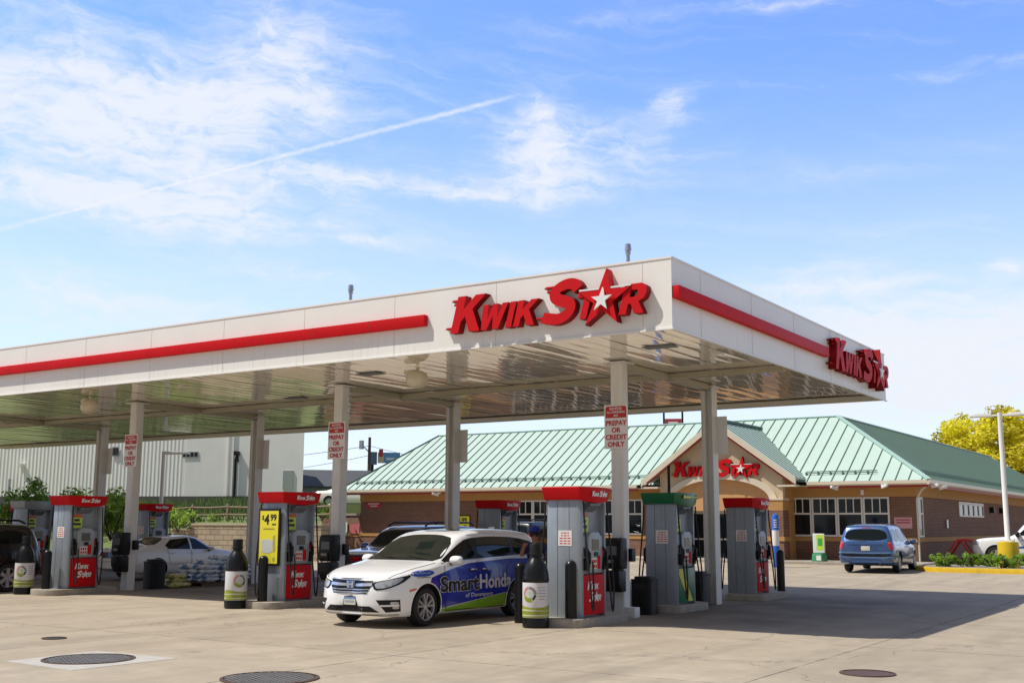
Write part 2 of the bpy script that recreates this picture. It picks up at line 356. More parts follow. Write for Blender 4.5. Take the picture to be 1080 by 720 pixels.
LOGO = [('K', 0, 0, .164), ('W', .150, 0, .112), ('I', .297, 0, .112), ('K', .338, 0, .112), ('S', .488, -.004, .178), ('T', .640, 0, .118), ('R', .856, 0, .124)]
def speed(x, y, w, h=.008): return [(x-w, y), (x+.03, y), (x+.03+h*.3, y+h), (x-w*.8, y+h)]
LINES = [speed(.045, .146, .052), speed(.04, .128, .035), speed(0, .022, .040), speed(.545, .152, .058), speed(.535, .134, .035), speed(.49, .022, .045)]
STAR = (.790, .074, .128)
def logo_flat(depth):
    loops = []
    for c, x, y, h in LOGO: loops += glyph(c, x, y, h)
    a = curve_mesh(loops, depth/2); b = curve_mesh([star_pts(*STAR)], depth/2+.0035); c = curve_mesh(LINES[:1]+LINES[3:4], depth/2*.7)
    return merge([a, b, c])
LOGO_FLAT = logo_flat(.004)
def logo_two():
    loops = []
    for c, x, y, h in LOGO[:4]: loops += glyph(c, x, y+.19, h)
    for c, x, y, h in LOGO[4:]: loops += glyph(c, x-.42, y-.04, h)
    return merge([curve_mesh(loops, .002), curve_mesh([star_pts(STAR[0]-.42, STAR[1]-.04, STAR[2])], .005)])
LOGO_TWO = logo_two()
def letter_sign(label, face, pos, width, depth, group=None):
    """raised letters: face plates and returns, star on top"""
    t = thing('channel_letter_sign', label, 'shop sign', pos, 0, group)
    F = FACE[face].to_4x4()
    def part(name, loops, d, m, ms, z0=0):
        me = curve_mesh([[(x*width, y*width) for x, y in lp] for lp in loops], d/2)
        me.materials.append(m); me.materials.append(ms)
        me.transform(Matrix.Translation((0, 0, z0+d/2)))
        me.polygons.foreach_set('material_index', [0 if abs(p.normal.z) > .7 else 1 for p in me.polygons])
        me.transform(F); return link(name, me, t)
    for c, x, y, h in LOGO: part('letter', glyph(c, x, y, h), depth, RED, REDSIDE)
    part('star', [star_pts(*STAR)], depth*1.16, RED, REDSIDE)
    S_ = star_pts(*STAR)
    for a, c in ((S_[8], S_[9]), (S_[1], S_[2])): part('star_outline', [[(a[0], a[1]+.004), (c[0], c[1]+.004), (c[0], c[1]+.011), (a[0], a[1]+.011)]], .012, WTXT, WTXT, depth*1.01)
    part('star_centre', [star_pts(STAR[0]-.004, STAR[1]-.004, STAR[2]*.40)], .03, WTXT, WTXT, depth*1.16+.02)
    for ln in LINES: part('speed_line', [ln], depth*.6, RED, REDSIDE)
    return t
# ================================================================== SETTING
def concrete_ground():
    m = bpy.data.materials.new('forecourt_concrete'); m.use_nodes = True; t = m.node_tree; b = t.nodes['Principled BSDF']; L = t.links.new
    def nd(k): return t.nodes.new(k)
    def noise_(scale, det, vec, rough=.6):
        n = nd('ShaderNodeTexNoise'); n.inputs['Scale'].default_value = scale; n.inputs['Detail'].default_value = det; n.inputs['Roughness'].default_value = rough; L(vec, n.inputs['Vector']); return n.outputs[0]
    def rng(v, a, b_, lo=0, hi=1):
        r = nd('ShaderNodeMapRange'); r.inputs['From Min'].default_value = a; r.inputs['From Max'].default_value = b_; r.inputs['To Min'].default_value = lo; r.inputs['To Max'].default_value = hi; L(v, r.inputs['Value']); return r.outputs[0]
    def mixc(f, A, B, mode='MIX'):
        x = nd('ShaderNodeMix'); x.data_type = 'RGBA'; x.blend_type = mode
        if isinstance(f, float): x.inputs['Factor'].default_value = f
        else: L(f, x.inputs['Factor'])
        for k, v in (('A', A), ('B', B)):
            if isinstance(v, tuple): x.inputs[k].default_value = (*v, 1)
            else: L(v, x.inputs[k])
        return x.outputs['Result']
    tcn = nd('ShaderNodeTexCoord'); o = tcn.outputs['Object']
    c = mixc(rng(noise_(.12, 6, o), .35, .65), (.405, .335, .25), (.465, .39, .295))
    c = mixc(rng(noise_(1.1, 8, o, .7), .36, .68), c, (.325, .275, .205))
    c = mixc(rng(noise_(70, 3, o), .3, .7, .85, 1.12), (0, 0, 0), c, 'MIX') if False else c
    c = mixc(rng(noise_(.42, 5, o, .7), .46, .66, 0, .8), c, (.35, .29, .21))
    # slab-to-slab shade
    mp = nd('ShaderNodeMapping'); mp.inputs['Location'].default_value = (-2.83, -.6, 0); L(o, mp.inputs[0])
    br = nd('ShaderNodeTexBrick'); L(mp.outputs[0], br.inputs['Vector']); br.offset = 0; br.inputs['Scale'].default_value = 1
    br.inputs['Brick Width'].default_value = 5.08; br.inputs['Row Height'].default_value = 5.08; br.inputs['Mortar Size'].default_value = .018; br.inputs['Mortar Smooth'].default_value = .2
    br.inputs['Color1'].default_value = (.94, .94, .94, 1); br.inputs['Color2'].default_value = (1.05, 1.05, 1.05, 1); br.inputs['Mortar'].default_value = (1, 1, 1, 1)
    c = mixc(1.0, c, br.outputs['Color'], 'MULTIPLY')
    jn = rng(noise_(2.2, 4, o), .36, .56, .30, 1.0)
    jm = nd('ShaderNodeMath'); jm.operation = 'MULTIPLY'; L(br.outputs['Fac'], jm.inputs[0]); L(jn, jm.inputs[1])
    c = mixc(jm.outputs[0], c, (.12, .10, .08))
    # tyre-dragged grime along the lanes, drips and spots
    mp2 = nd('ShaderNodeMapping'); mp2.inputs['Scale'].default_value = (1.3, .12, 1); mp2.inputs['Rotation'].default_value = (0, 0, R(12)); L(o, mp2.inputs[0])
    c = mixc(rng(noise_(1.0, 6, mp2.outputs[0]), .50, .74, 0, .5), c, (.20, .165, .125))
    vo = nd('ShaderNodeTexVoronoi'); vo.inputs['Scale'].default_value = .75; L(o, vo.inputs['Vector'])
    wob = nd('ShaderNodeMath'); wob.operation = 'ADD'; L(vo.outputs['Distance'], wob.inputs[0]); L(rng(noise_(6, 4, o), 0, 1, -.06, .06), wob.inputs[1])
    c = mixc(rng(wob.outputs[0], .09, .03, 0, .45), c, (.16, .135, .11))
    v2 = nd('ShaderNodeTexVoronoi'); v2.inputs['Scale'].default_value = 2.3; L(o, v2.inputs['Vector']); w2 = nd('ShaderNodeMath'); w2.operation = 'ADD'; L(v2.outputs['Distance'], w2.inputs[0]); L(rng(noise_(14, 3, o), 0, 1, -.05, .07), w2.inputs[1])
    m2 = nd('ShaderNodeMath'); m2.operation = 'MULTIPLY'; L(rng(w2.outputs[0], .10, .05, 0, .6), m2.inputs[0]); L(rng(noise_(.5, 3, o), .48, .62), m2.inputs[1])
    c = mixc(m2.outputs[0], c, (.15, .125, .10))
    # canopy shade deepened in the ground colour, mixed with oil darkened concrete
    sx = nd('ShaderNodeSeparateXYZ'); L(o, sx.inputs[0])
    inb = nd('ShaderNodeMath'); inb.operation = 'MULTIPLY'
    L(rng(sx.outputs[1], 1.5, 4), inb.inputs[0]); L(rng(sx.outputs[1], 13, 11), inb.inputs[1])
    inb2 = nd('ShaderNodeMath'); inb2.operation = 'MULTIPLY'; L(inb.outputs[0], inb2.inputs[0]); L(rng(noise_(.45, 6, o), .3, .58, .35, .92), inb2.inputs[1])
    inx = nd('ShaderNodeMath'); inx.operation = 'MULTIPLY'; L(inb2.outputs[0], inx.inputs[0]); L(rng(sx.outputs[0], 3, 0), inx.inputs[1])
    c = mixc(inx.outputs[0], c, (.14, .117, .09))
    cr = nd('ShaderNodeTexVoronoi'); cr.feature = 'DISTANCE_TO_EDGE'; cr.inputs['Scale'].default_value = .16
    dv = nd('ShaderNodeVectorMath'); dv.operation = 'ADD'; nz = nd('ShaderNodeTexNoise'); nz.inputs['Scale'].default_value = 1.4; nz.inputs['Detail'].default_value = 5; L(o, nz.inputs['Vector']); L(o, dv.inputs[0]); L(nz.outputs['Color'], dv.inputs[1]); L(dv.outputs[0], cr.inputs['Vector'])
    c = mixc(rng(cr.outputs['Distance'], .0024, .0008, 0, .65), c, (.14, .12, .10))
    fine = rng(noise_(55, 4, o, .8), .3, .7, .90, 1.08)
    x = nd('ShaderNodeMix'); x.data_type = 'RGBA'; x.blend_type = 'MULTIPLY'; x.inputs['Factor'].default_value = 1; L(c, x.inputs['A']); L(fine, x.inputs['B'])
    L(x.outputs['Result'], b.inputs['Base Color']); b.inputs['Roughness'].default_value = .82; b.inputs['Specular IOR Level'].default_value = .3
    bp = nd('ShaderNodeBump'); bp.inputs['Strength'].default_value = .25; bp.inputs['Distance'].default_value = .01; L(noise_(45, 5, o), bp.inputs['Height']); L(bp.outputs[0], b.inputs['Normal'])
    return m
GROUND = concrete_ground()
b = MB()
ys = [-120, -40, 0, 10, 14, 19, 24, 28, 60, 140, 900]
for i in range(len(ys)-1):
    for x0, x1 in ((-900, -130), (-130, 130), (130, 900)):
        b.quad((x0, ys[i], gz(ys[i])), (x1, ys[i], gz(ys[i])), (x1, ys[i+1], gz(ys[i+1])), (x0, ys[i+1], gz(ys[i+1])))
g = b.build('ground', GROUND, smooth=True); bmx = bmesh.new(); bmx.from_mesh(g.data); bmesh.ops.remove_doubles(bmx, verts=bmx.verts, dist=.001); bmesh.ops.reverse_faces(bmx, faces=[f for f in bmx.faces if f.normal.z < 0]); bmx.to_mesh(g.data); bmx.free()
tag(g, kind='structure')

# ------------------------------------------------------------------ canopy
CZ, CT, CW, CLX = 5.10, 6.306, 13.13, -39.2
CX0, CS, YF, YB = -2.845, 7.621, 3.446, 8.045
can = thing('fuel_canopy', 'long white flat canopy with red stripe on tall columns over the pump islands', 'canopy', (0, 0, 0))
b = MB(); T = .12
b.bx(CLX, 0, 0, T, CZ, CT); b.bx(CLX, 0, CW-T, CW, CZ, CT); b.bx(-T, 0, T, CW-T, CZ, CT); b.bx(CLX, CLX+T, T, CW-T, CZ, CT)
b.build('fascia', FASCIA, can)
b = MB(); b.bx(CLX+T, -T, T, CW-T, CT-.25, CT-.15); b.build('deck', GALV, can)
b = MB()
for x in [-.55]+[-3.6-2.44*i for i in range(15)]: b.bx(x-.007, x+.007, -.003, 0, CZ, CT)
for y in (1.2, 3.64, 6.08, 8.52, 10.96): b.bx(0, .003, y-.007, y+.007, CZ, CT)
b.build('panel_seam', mat('seam_grey', (.67, .645, .59), .7), can)
b = MB(); b.bx(CLX-.02, .012, -.012, CW+.012, CT, CT+.035); b.bx(CLX-.02, .03, -.03, -.0, CZ-.03, CZ-.002); b.bx(0.0, .03, -.0, CW+.012, CZ-.03, CZ-.002)
b.build('edge_trim', FASCIA, can)
# pans of the soffit: each a shallow wavy strip
SOFF = mat('soffit_gloss', (.97, .90, .78), .035, .24, spec=.9)
pitch_ = .405; n = int((-CLX-2*T)/pitch_); b = MB(); SZ = CZ+.07
for i in range(n):
    x0 = -T-i*pitch_; x1 = x0-pitch_; ny, nx = 44, 5; vs = []
    for j in range(ny+1):
        y = T+(CW-2*T)*j/ny
        for k in range(nx+1):
            u = k/nx; x = x0+(x1-x0)*u
            w = .011*noise.noise(Vector((i*1.9+u*.3, y*.36, 0)))+.0035*(u-.5)*noise.noise(Vector((i*5.1, y*.3, 9)))*2+.0016*noise.noise(Vector((i*3.1+u*1.2, y*1.9, 5)))
            edge = .0018 if k in (0, nx) else 0
            vs.append((x, y, SZ+w+edge))
    b.add(vs, [(j*(nx+1)+k, j*(nx+1)+k+1, (j+1)*(nx+1)+k+1, (j+1)*(nx+1)+k) for j in range(ny) for k in range(nx)])
b.build('soffit', SOFF, can, smooth=True, auto=20)
b = MB()
for Y in (5.75,): b.bx(CLX+T, -T, Y-.11, Y+.11, SZ-.13, SZ-.02)
b.build('long_beam', BEAM, can)
b = MB(); b.bx(CLX+T, -T, CW-T-.95, CW-T, SZ-.045, SZ-.02); b.bx(CLX+T, -T, T, T+.06, CZ+.01, SZ-.02); b.build('edge_strip', BEAM, can)  # flat olive strip along the back edge, narrow lip along the front
for i in range(5):
    x = CX0-CS*i; b = MB(); b.bx(x-.10, x+.10, YF+.14, 5.63, SZ-.15, SZ-.02); b.bx(x-.10, x+.10, 5.87, YB-.14, SZ-.15, SZ-.02); b.build('cross_beam', BEAM, can)
for i in range(5):
    x = CX0-CS*i
    b = MB(); b.cbox((x, YF, SZ/2-.02), (.27, .27, SZ), .025); b.bx(x-.24, x+.24, YF-.24, YF+.24, SZ-.06, SZ-.035); b.build('column', COLM, can, smooth=True)
    b = MB(); w = .145
    b.bx(x-w, x-w+.022, YB-w, YB+w, 0, SZ-.02); b.bx(x+w-.022, x+w, YB-w, YB+w, 0, SZ-.02); b.bx(x-w+.022, x+w-.022, YB-.008, YB+.008, 0, SZ-.02)
    b.bx(x-.22, x+.22, YB-.22, YB+.22, SZ-.10, SZ-.06); b.bx(x-w+.025, x-w+.10, YB-w+.01, YB-.012, .4, SZ-.16)
    b.build('column', COLM, can)
for lab, args in (('long', (-19.3-20, -5.2, -.24, -.003)), ('short', None)):
    b = MB()
    if args: b.bx(CLX, -5.2, -.12, -.004, 5.605, 5.825)
    else: b.bx(.004, .13, .016, 8.05, 5.61, 5.83)
    b.build('red_stripe', RED, can, bevel=.012)
b = MB()
for x in [-6.6-1.52*i for i in range(21)]: b.bx(x-.006, x+.006, -.1225, -.1205, 5.606, 5.824)
b.build('stripe_seam', mat('stripe_seam', (.35, .01, .012), .5), can)
for x in (-9.88, -2.37):
    b = MB(); b.cyl((x, 3, CT-.15), .042, 1.15, 12); b.cyl((x, 3, CT+.98), .058, .07, 12); b.cyl((x, 3, CT+1.06), .075, .14, 12, r2=.06); b.build('vent_pipe', GALV, can, smooth=True)
for x, y in ((-17.9, 1.75), (-6.85, 1.8)):
    b = MB(); b.lathe([(.03, .0), (.12, -.02), (.21, -.08), (.25, -.18), (.23, -.28), (.15, -.36), (.0, -.39)], (x, y, SZ-.10), 16, cap=False); b.cyl((x, y, SZ-.14), .04, .12, 8); b.box((x-.2, y, SZ-.13), (.24, .12, .10))
    b.build('flood_light', mat('lamp_cream', (.62, .56, .42), .35), can, smooth=True)
for x, y in ((-1.25, 2.1), (-8.5, 2.2), (-13.5, 5.0)):
    b = MB(); b.bx(x-.32, x+.32, y-.16, y+.16, SZ-.025, SZ-.012); b.build('ceiling_vent', GREYD, can)
letter_sign('raised red italic letters with a star on the long white front of the canopy', '-y', (-4.53, 0, 5.38), 4.20, .17, 'shop name signs in red letters')
letter_sign('raised red italic letters with a star on the shaded short end of the canopy', '+x', (0, 8.32, 5.38), 4.54, .19, 'shop name signs in red letters')

# prepay signs
def prepay(label, pos, face):
    t = thing('prepay_sign', label, 'sign', pos, 0, 'prepay signs on the canopy columns')
    b = MB(); w, h = .27, .45
    if face == '-y': b.bx(-w, w, 0, .012, -h, h)
    else: b.bx(-w, w, -.012, 0, -h, h)
    b.build('plate', mat('plate_white', (.80, .80, .79), .35), t, bevel=.004)
    e = .003 if face == '-y' else -.003
    b = MB(); pts = [(-w+.03, h-.27), (w-.03, h-.27), (w-.03, h-.06), (w-.06, h-.03), (-w+.06, h-.03), (-w+.03, h-.06)]
    b.extr(pts, 'y', min(0, -e)-.0005, max(0, -e)+.0005); b.build('red_panel', mat('prepay_red', (.50, .02, .02), .4), t)
    f = -1 if face == '-y' else 1
    for body, z, s, m, bo in (('NOTICE:', h-.085, .075, WTXT, .02), ('ALL DISPENSERS', h-.155, .058, WTXT, .018), ('ARE', h-.225, .06, WTXT, .02),
                              ('PREPAY', .07, .142, RTXT, .024), ('OR', -.075, .142, RTXT, .024), ('CREDIT', -.22, .142, RTXT, .024), ('ONLY', -.365, .142, RTXT, .024)):
        text(t, body, s, m, face, (0, f*.0065, z), bold=bo)
    return t
for i, w in enumerate(('on the front column by the pump nearest the camera', 'on the front column beside the white minivan and yellow poster', 'on the front column near the white salt bags')):
    prepay('prepay or credit only sign '+w, (CX0-CS*i+.0, YF-.155, 3.80), '-y')
for i, w in enumerate(('on the rear column by the last red pump', 'on the rear column before the left shop roof', 'on the rear column before the warehouse', 'on the rear column nearest the left edge')):
    prepay('prepay sign seen from behind, '+w, (CX0-CS*i+.12, YB+.155, 3.95), '+y')

# ------------------------------------------------------------------ shop
SY, SX0, SX1, SYB = 34.0, -36.2, -4.5, 76.0          # front wall, left end, right wall, back
BRF = brick_mat('brick_front', (0, 2), (.22, .075, .042), (.13, .046, .028), (.25, .185, .125))
BRS = brick_mat('brick_side', (1, 2), (.22, .075, .042), (.13, .046, .028), (.25, .185, .125))
TAN = mat('tan_stucco', (.50, .27, .09), .85, var=.12, vscale=2, bump=.2)
CREAM = mat('cream_stucco', (.60, .48, .32), .85, var=.1, vscale=1.5, bump=.2)
TRIMC = mat('cream_trim', (.70, .60, .46), .6, var=.06)
GUT = mat('gutter_cream', (.70, .62, .48), .4, var=.06)
ROOF = mat('teal_metal', (.47, .60, .535), .5, 0, var=.06, vscale=.8, streak=.1, spec=.3)
SEAM = mat('teal_seam', (.14, .21, .18), .6, spec=.2)
RTRIM = mat('red_trim', (.35, .03, .02), .5)
WFR = mat('window_white', (.74, .70, .64), .45)
shop = thing('convenience_store', 'brick store with pale green metal roof and a gabled entrance', 'shop', (0, 0, 0))
gb = .15
def wall_band(z0, z1, m_f, m_s, proud=0, name='wall'):
    b = MB(); p = proud
    segs = [(SX0-p, SX1+p)]
    for x0, x1 in segs: b.bx(x0, x1, SY-p, SY+.3, z0, z1, 0)
    b.bx(SX1-.3, SX1+p, SY+.3, SYB, z0, z1, 1)
    b.bx(SX0-p, SX0+.3, SY+.3, SYB, z0, z1, 1)
    return b.build(name, [m_f, m_s], shop)
wall_band(gb, 1.15, BRF, BRS, 0); wall_band(1.15, 1.34, TAN, TAN, .03, 'sill_band'); wall_band(1.34, 3.12, BRF, BRS, 0); wall_band(3.12, 3.60, TAN, TAN, .035, 'frieze')
b = MB(); b.bx(SX0-.1, SX1, SYB, SYB+.3, gb, 3.6); b.build('back_wall', BRF, shop)
# eaves
EX0, EX1, EY = SX0-.95, SX1+.75, SY-.80
b = MB(); b.bx(EX0, EX1, EY+.06, SY+.3, 3.60, 3.64); b.bx(SX1-.3, EX1, SY+.3, SYB, 3.60, 3.64); b.bx(EX0, SX0+.3, SY+.3, SYB, 3.60, 3.64); b.build('soffit', TRIMC, shop)
b = MB()
b.extr([(EY-.13, 3.66), (EY-.13, 3.80), (EY, 3.80), (EY, 3.60), (EY-.06, 3.60)], 'x', EX0-.0, -17.6); b.extr([(EY-.13, 3.66), (EY-.13, 3.80), (EY, 3.80), (EY, 3.60), (EY-.06, 3.60)], 'x', -9.0, EX1)
b.extr([(EX1+.13, 3.66), (EX1+.13, 3.80), (EX1, 3.80), (EX1, 3.60), (EX1+.06, 3.60)], 'y', EY-.13, SYB)
b.build('gutter', GUT, shop)
b = MB(); b.bx(EX0, -17.6, EY+.005, EY+.045, 3.50, 3.60); b.bx(-9.0, EX1, EY+.005, EY+.045, 3.50, 3.60); b.bx(EX1-.045, EX1-.005, EY+.05, SYB, 3.50, 3.60); b.build('red_trim', RTRIM, shop)
# main roof, a hipped ring round a flat deck
RZ0, RZ1, RW = 3.79, 7.22, 5.5
ex0, ex1, ey = EX0-.05, EX1+.08, EY-.08
rx0, rx1, ry = ex0+3.2, ex1-RW, ey+RW
b = MB()
A, B_, C_, D_ = (ex0, ey, RZ0), (ex1, ey, RZ0), (rx1, ry, RZ1), (rx0, ry, RZ1)
E_, F_ = (ex1, SYB+1, RZ0), (rx1, SYB+1, RZ1); G2, H2 = (ex0, SYB+1, RZ0), (rx0, SYB+1, RZ1)
b.quad(A, B_, C_, D_); b.quad(B_, E_, F_, C_); b.quad(G2, A, D_, H2); b.quad(E_, G2, H2, F_)
b.quad(D_, C_, (rx1, SYB+1, RZ1-.02), (rx0, SYB+1, RZ1-.02))
roof_b = b
def lerp(a, c, t): return tuple(p+(q-p)*t for p, q in zip(a, c))
nF = Vector((0, -(RZ1-RZ0), RW)).normalized(); nS = Vector(((RZ1-RZ0), 0, RW)).normalized()
k = 0; x = ex1-.3
def rib(p, q, nn, w, h, mi=0):
    p, q = Vector(p), Vector(q); d = (q-p).normalized(); s = d.cross(nn).normalized()*w/2; u = Vector(nn)*h; lo = Vector(nn)*.004
    vs = [p-s+lo, p+s+lo, p+s+u, p-s+u, q-s+lo, q+s+lo, q+s+u, q-s+u]
    b.add(vs, [(0, 1, 2, 3), (7, 6, 5, 4), (1, 0, 4, 5), (2, 1, 5, 6), (3, 2, 6, 7), (0, 3, 7, 4)], mi)
while x > ex0+.2:
    t = 1
    if x > rx1: t = (ex1-x)/RW
    elif x < rx0: t = (x-ex0)/(rx0-ex0)
    if -19 < x < -7.4:   # stop at the gable
        pass
    rib((x, ey, RZ0), (x, ey+RW*t, RZ0+(RZ1-RZ0)*t), nF, .03, .042); x -= .56
y = ey+.3
while y < SYB:
    t = min(1, (y-ey)/RW); rib((ex1, y, RZ0), (ex1-RW*t, y, RZ0+(RZ1-RZ0)*t), nS, .03, .042); y += .56
roof_b.m = [0]*5+[1]*(len(roof_b.f)-5); roof_b.build('roof', [ROOF, SEAM], shop)
b = MB(); rib(B_, C_, (nF+nS).normalized(), .2, .07); rib(D_, C_, Vector((0, -.2, 1)).normalized(), .16, .05); rib(C_, F_, Vector((.2, 0, 1)).normalized(), .2, .06); b.build('hip_cap', mat('teal_cap', (.40, .58, .50), .45), shop)
b = MB(); rib(A, D_, Vector((-.4, -.3, 1)).normalized(), .14, .06); b.build('hip_cap', SEAM, shop)
# snow guard rails
b = MB()
for x0, x1 in ((EX0+.9, -17.2), (-9.2, -6.0)):
    for off in (.5, .62):
        z = RZ0+off*(RZ1-RZ0)/RW+.10; b.tube([(x0, ey+off, z), (x1, ey+off, z)], .022, 6)
    xx = x0
    while xx < x1: b.box((xx, ey+.56, RZ0+.56*(RZ1-RZ0)/RW+.05), (.05, .16, .12)); xx += .56
for off in (.5, .62): b.tube([(ex1-off, EY+1, RZ0+off*(RZ1-RZ0)/RW+.1), (ex1-off, SYB-2, RZ0+off*(RZ1-RZ0)/RW+.1)], .022, 6)
b.build('snow_guard', SEAM, shop)
# entrance gable
GX, GHW, GY, GZ, AZ = -12.95, 3.80, 32.0, 3.98, 6.72
sl_ = (AZ-GZ)/GHW
gw = 3.05
b = MB()   # gable wall with an arched recess
arc = [(GX+2.45*math.cos(a), 2.95+1.0*math.sin(a)) for a in [math.pi*i/20 for i in range(21)]]
zt_ = AZ-sl_*gw-.18
outer = [(GX-gw, 2.95), (GX-gw, zt_), (GX, AZ-.18), (GX+gw, zt_), (GX+gw, 2.95)]
b.extr(outer+arc, 'y', GY+.45, GY+.75); b.build('gable_wall', CREAM, shop)
b = MB(); arc2 = [(GX+2.45*math.cos(a), 2.95+1.0*math.sin(a)) for a in [math.pi*i/20 for i in range(21)]]; arc3 = [(GX+2.80*math.cos(a), 2.95+1.28*math.sin(a)) for a in [math.pi*i/20 for i in range(20, -1, -1)]]
b.extr(arc2+arc3, 'y', GY+.36, GY+.448); b.build('arch_trim', TRIMC, shop)
b = MB(); b.extr([(GX-2.44, 2.55)]+[(GX+2.44, 2.55)]+[(p[0]*1.0, p[1]) for p in arc], 'y', GY+.62, GY+.74) if False else b.extr([(GX+2.44, 2.5)]+[(GX+2.44*math.cos(a), 2.95+.995*math.sin(a)) for a in [math.pi*i/20 for i in range(21)]]+[(GX-2.44, 2.5)], 'y', GY+.62, GY+.72)
b.build('arch_panel', mat('arch_peach', (.62, .34, .15), .85, var=.1), shop)
for s in (-1, 1):
    b = MB()
    for x in (GX+s*2.72,): b.bx(x-.40, x+.40, GY+.20, GY+.95, gb, 2.52, 0); b.bx(x-.44, x+.44, GY+.16, GY+.99, 1.15, 1.34, 1); b.bx(x-.40, x+.40, GY+.20, GY+.95, 2.52, 2.97, 1); b.bx(x-.43, x+.43, GY+.17, GY+.98, 2.97, 3.06, 2)
    b.build('entrance_pillar', [BRF, TAN, TRIMC], shop)
for s in (-1, 1):
    b = MB(); b.bx(*sorted((GX+s*gw, GX+s*(gw-.25))), GY+.75, SY+.4, 2.95, zt_); b.bx(*sorted((GX+s*(gw-.02), GX+s*(gw-.25))), GY+.96, SY, gb, 2.94)
    b.build('gable_side_wall', TAN, shop)
b = MB(); yb = GY+9.0
for s in (-1, 1):
    e, a = (GX+s*GHW, GZ), (GX, AZ)
    q = [(e[0], GY, e[1]), (a[0], GY, a[1]), (a[0], yb, a[1]), (e[0], yb if False else GY+3.0, e[1])]
    th = .10; vs = q+[(x, y, z-th) for x, y, z in q]
    b.add(vs, [(0, 1, 2, 3), (7, 6, 5, 4), (0, 4, 5, 1), (1, 5, 6, 2), (2, 6, 7, 3), (3, 7, 4, 0)])
ngr = len(b.f)
nG = {s: Vector((s*sl_, 0, 1)).normalized() for s in (-1, 1)}
for s in (-1, 1):
    for i in range(1, 16):
        t = i/16; rib((GX+s*GHW, GY+.02+i*.0, GZ), (GX+s*GHW, GY+.03, GZ), nG[s], .04, .05) if False else None
    y = GY+.25
    while y < GY+6.5:
        xe = GX+s*GHW; te = max(0, (y-(GY+3.0))/6.0)
        rib((xe+(GX-xe)*te, y, GZ+(AZ-GZ)*te), (GX, y, AZ), nG[s], .035, .03); y += .5
b.m = [0]*ngr+[1]*(len(b.f)-ngr); b.build('gable_roof', [ROOF, SEAM], shop)
b = MB(); b.bx(GX-.13, GX+.13, GY-.02, yb-1.5, AZ-.02, AZ+.07); b.build('ridge_cap', SEAM, shop)
for s in (-1, 1):   # rake boards with red under-trim and eave return
    b = MB()
    p = [(GX, AZ-.03), (GX+s*(GHW+.03), GZ-.03), (GX+s*(GHW+.03), GZ-.33), (GX, AZ-.33)]; b.extr(p, 'y', GY-.06, GY+.02)
    b.bx(*sorted((GX+s*(GHW+.03), GX+s*(gw-.1))), GY-.02, GY+.45, GZ-.42, GZ-.34); b.build('rake_board', GUT, shop)
    b = MB(); b.extr([(GX, AZ-.335), (GX+s*(GHW-.02), GZ-.335), (GX+s*(GHW-.02), GZ-.43), (GX, AZ-.43)], 'y', GY+.02, GY+.06); b.build('red_trim', RTRIM, shop)
b = MB(); zb_ = lambda x: AZ-sl_*abs(x-GX)
b.extr([(GX-GHW+.05, GZ-.11), (GX, AZ-.11), (GX+GHW-.05, GZ-.11), (GX+GHW-.05, GZ-.15), (GX, AZ-.15), (GX-GHW+.05, GZ-.15)], 'y', GY+.02, GY+.45); b.build('gable_soffit', TRIMC, shop)
t = letter_sign('raised red italic letters with a star under the gable of the store', '-y', (GX-2.28, GY+.448, 4.10), 4.35, .14, 'shop name signs in red letters')
# doors in the recess
b = MB(); dz = 2.5
for x0, x1 in ((GX-2.3, GX-1.2), (GX-1.1, GX), (GX+.02, GX+1.1), (GX+1.2, GX+2.3)):
    y = SY-.06
    b.bx(x0, x0+.09, y, y+.06, gb, dz); b.bx(x1-.09, x1, y, y+.06, gb, dz); b.bx(x0+.09, x1-.09, y, y+.06, dz-.12, dz); b.bx(x0+.09, x1-.09, y, y+.06, gb, gb+.2); b.bx(x0+.09, x1-.09, y, y+.06, 1.15, 1.22)
d = b.build('door', WFR, shop); b = MB(); b.bx(GX-2.3, GX+2.3, SY-.035, SY-.02, gb+.05, dz-.02); b.build('pane', WGLASS, d)
for x in (GX-.12, GX+.12):
    b = MB(); b.tube([(x, SY-.07, 1.0), (x, SY-.13, 1.05), (x, SY-.13, 1.45), (x, SY-.07, 1.5)], .018, 8); b.build('handle', GALV, d, smooth=True)
# windows
def window(x0, x1, z0=1.36, z1=3.11, zs=2.38, n=3, axis='y', base=SY):
    f = MB(); fr = .075
    def q(a0, a1, b0, b1, d0, d1, mb):
        if axis == 'y': mb.bx(a0, a1, base-d1, base-d0, b0, b1)
        else: mb.bx(base+d0, base+d1, a0, a1, b0, b1)
    q(x0, x0+fr, z0, z1, .004, .06, f); q(x1-fr, x1, z0, z1, .004, .06, f); q(x0+fr, x1-fr, z0, z0+fr, .004, .06, f); q(x0+fr, x1-fr, z1-fr, z1, .004, .06, f); q(x0+fr, x1-fr, zs-.04, zs+.04, .004, .06, f)
    for i in range(1, n):
        x = x0+fr+(x1-x0-2*fr)*i/n; q(x-.022, x+.022, zs+.04, z1-fr, .004, .045, f)
    w = f.build('window', WFR, shop)
    p = MB(); q(x0+.03, x1-.03, z0+.03, z1-.03, .006, .02, p); p.build('pane', WGLASS, w); return w
for i in range(4): window(-10.28+1.17*i+.01, -10.28+1.17*(i+1)-.01)
for i in range(6): window(-25.5+1.30*i+.01, -25.5+1.30*(i+1)-.01)
window(SX1-.0+SY-SX1+.05, 0, ) if False else None
for y0, y1 in ((SY+.25, SY+1.1),): window(y0, y1, 1.36, 3.1, 2.38, 1, 'x', SX1)
for i in range(5): window(42.4+1.2*i, 43.6+1.2*i-.02, 2.32, 3.06, 2.95, 1, 'x', SX1)
b = MB(); b.bx(-36.05, -35.35-.3, SY-.02, SY, .2, .2) if False else None
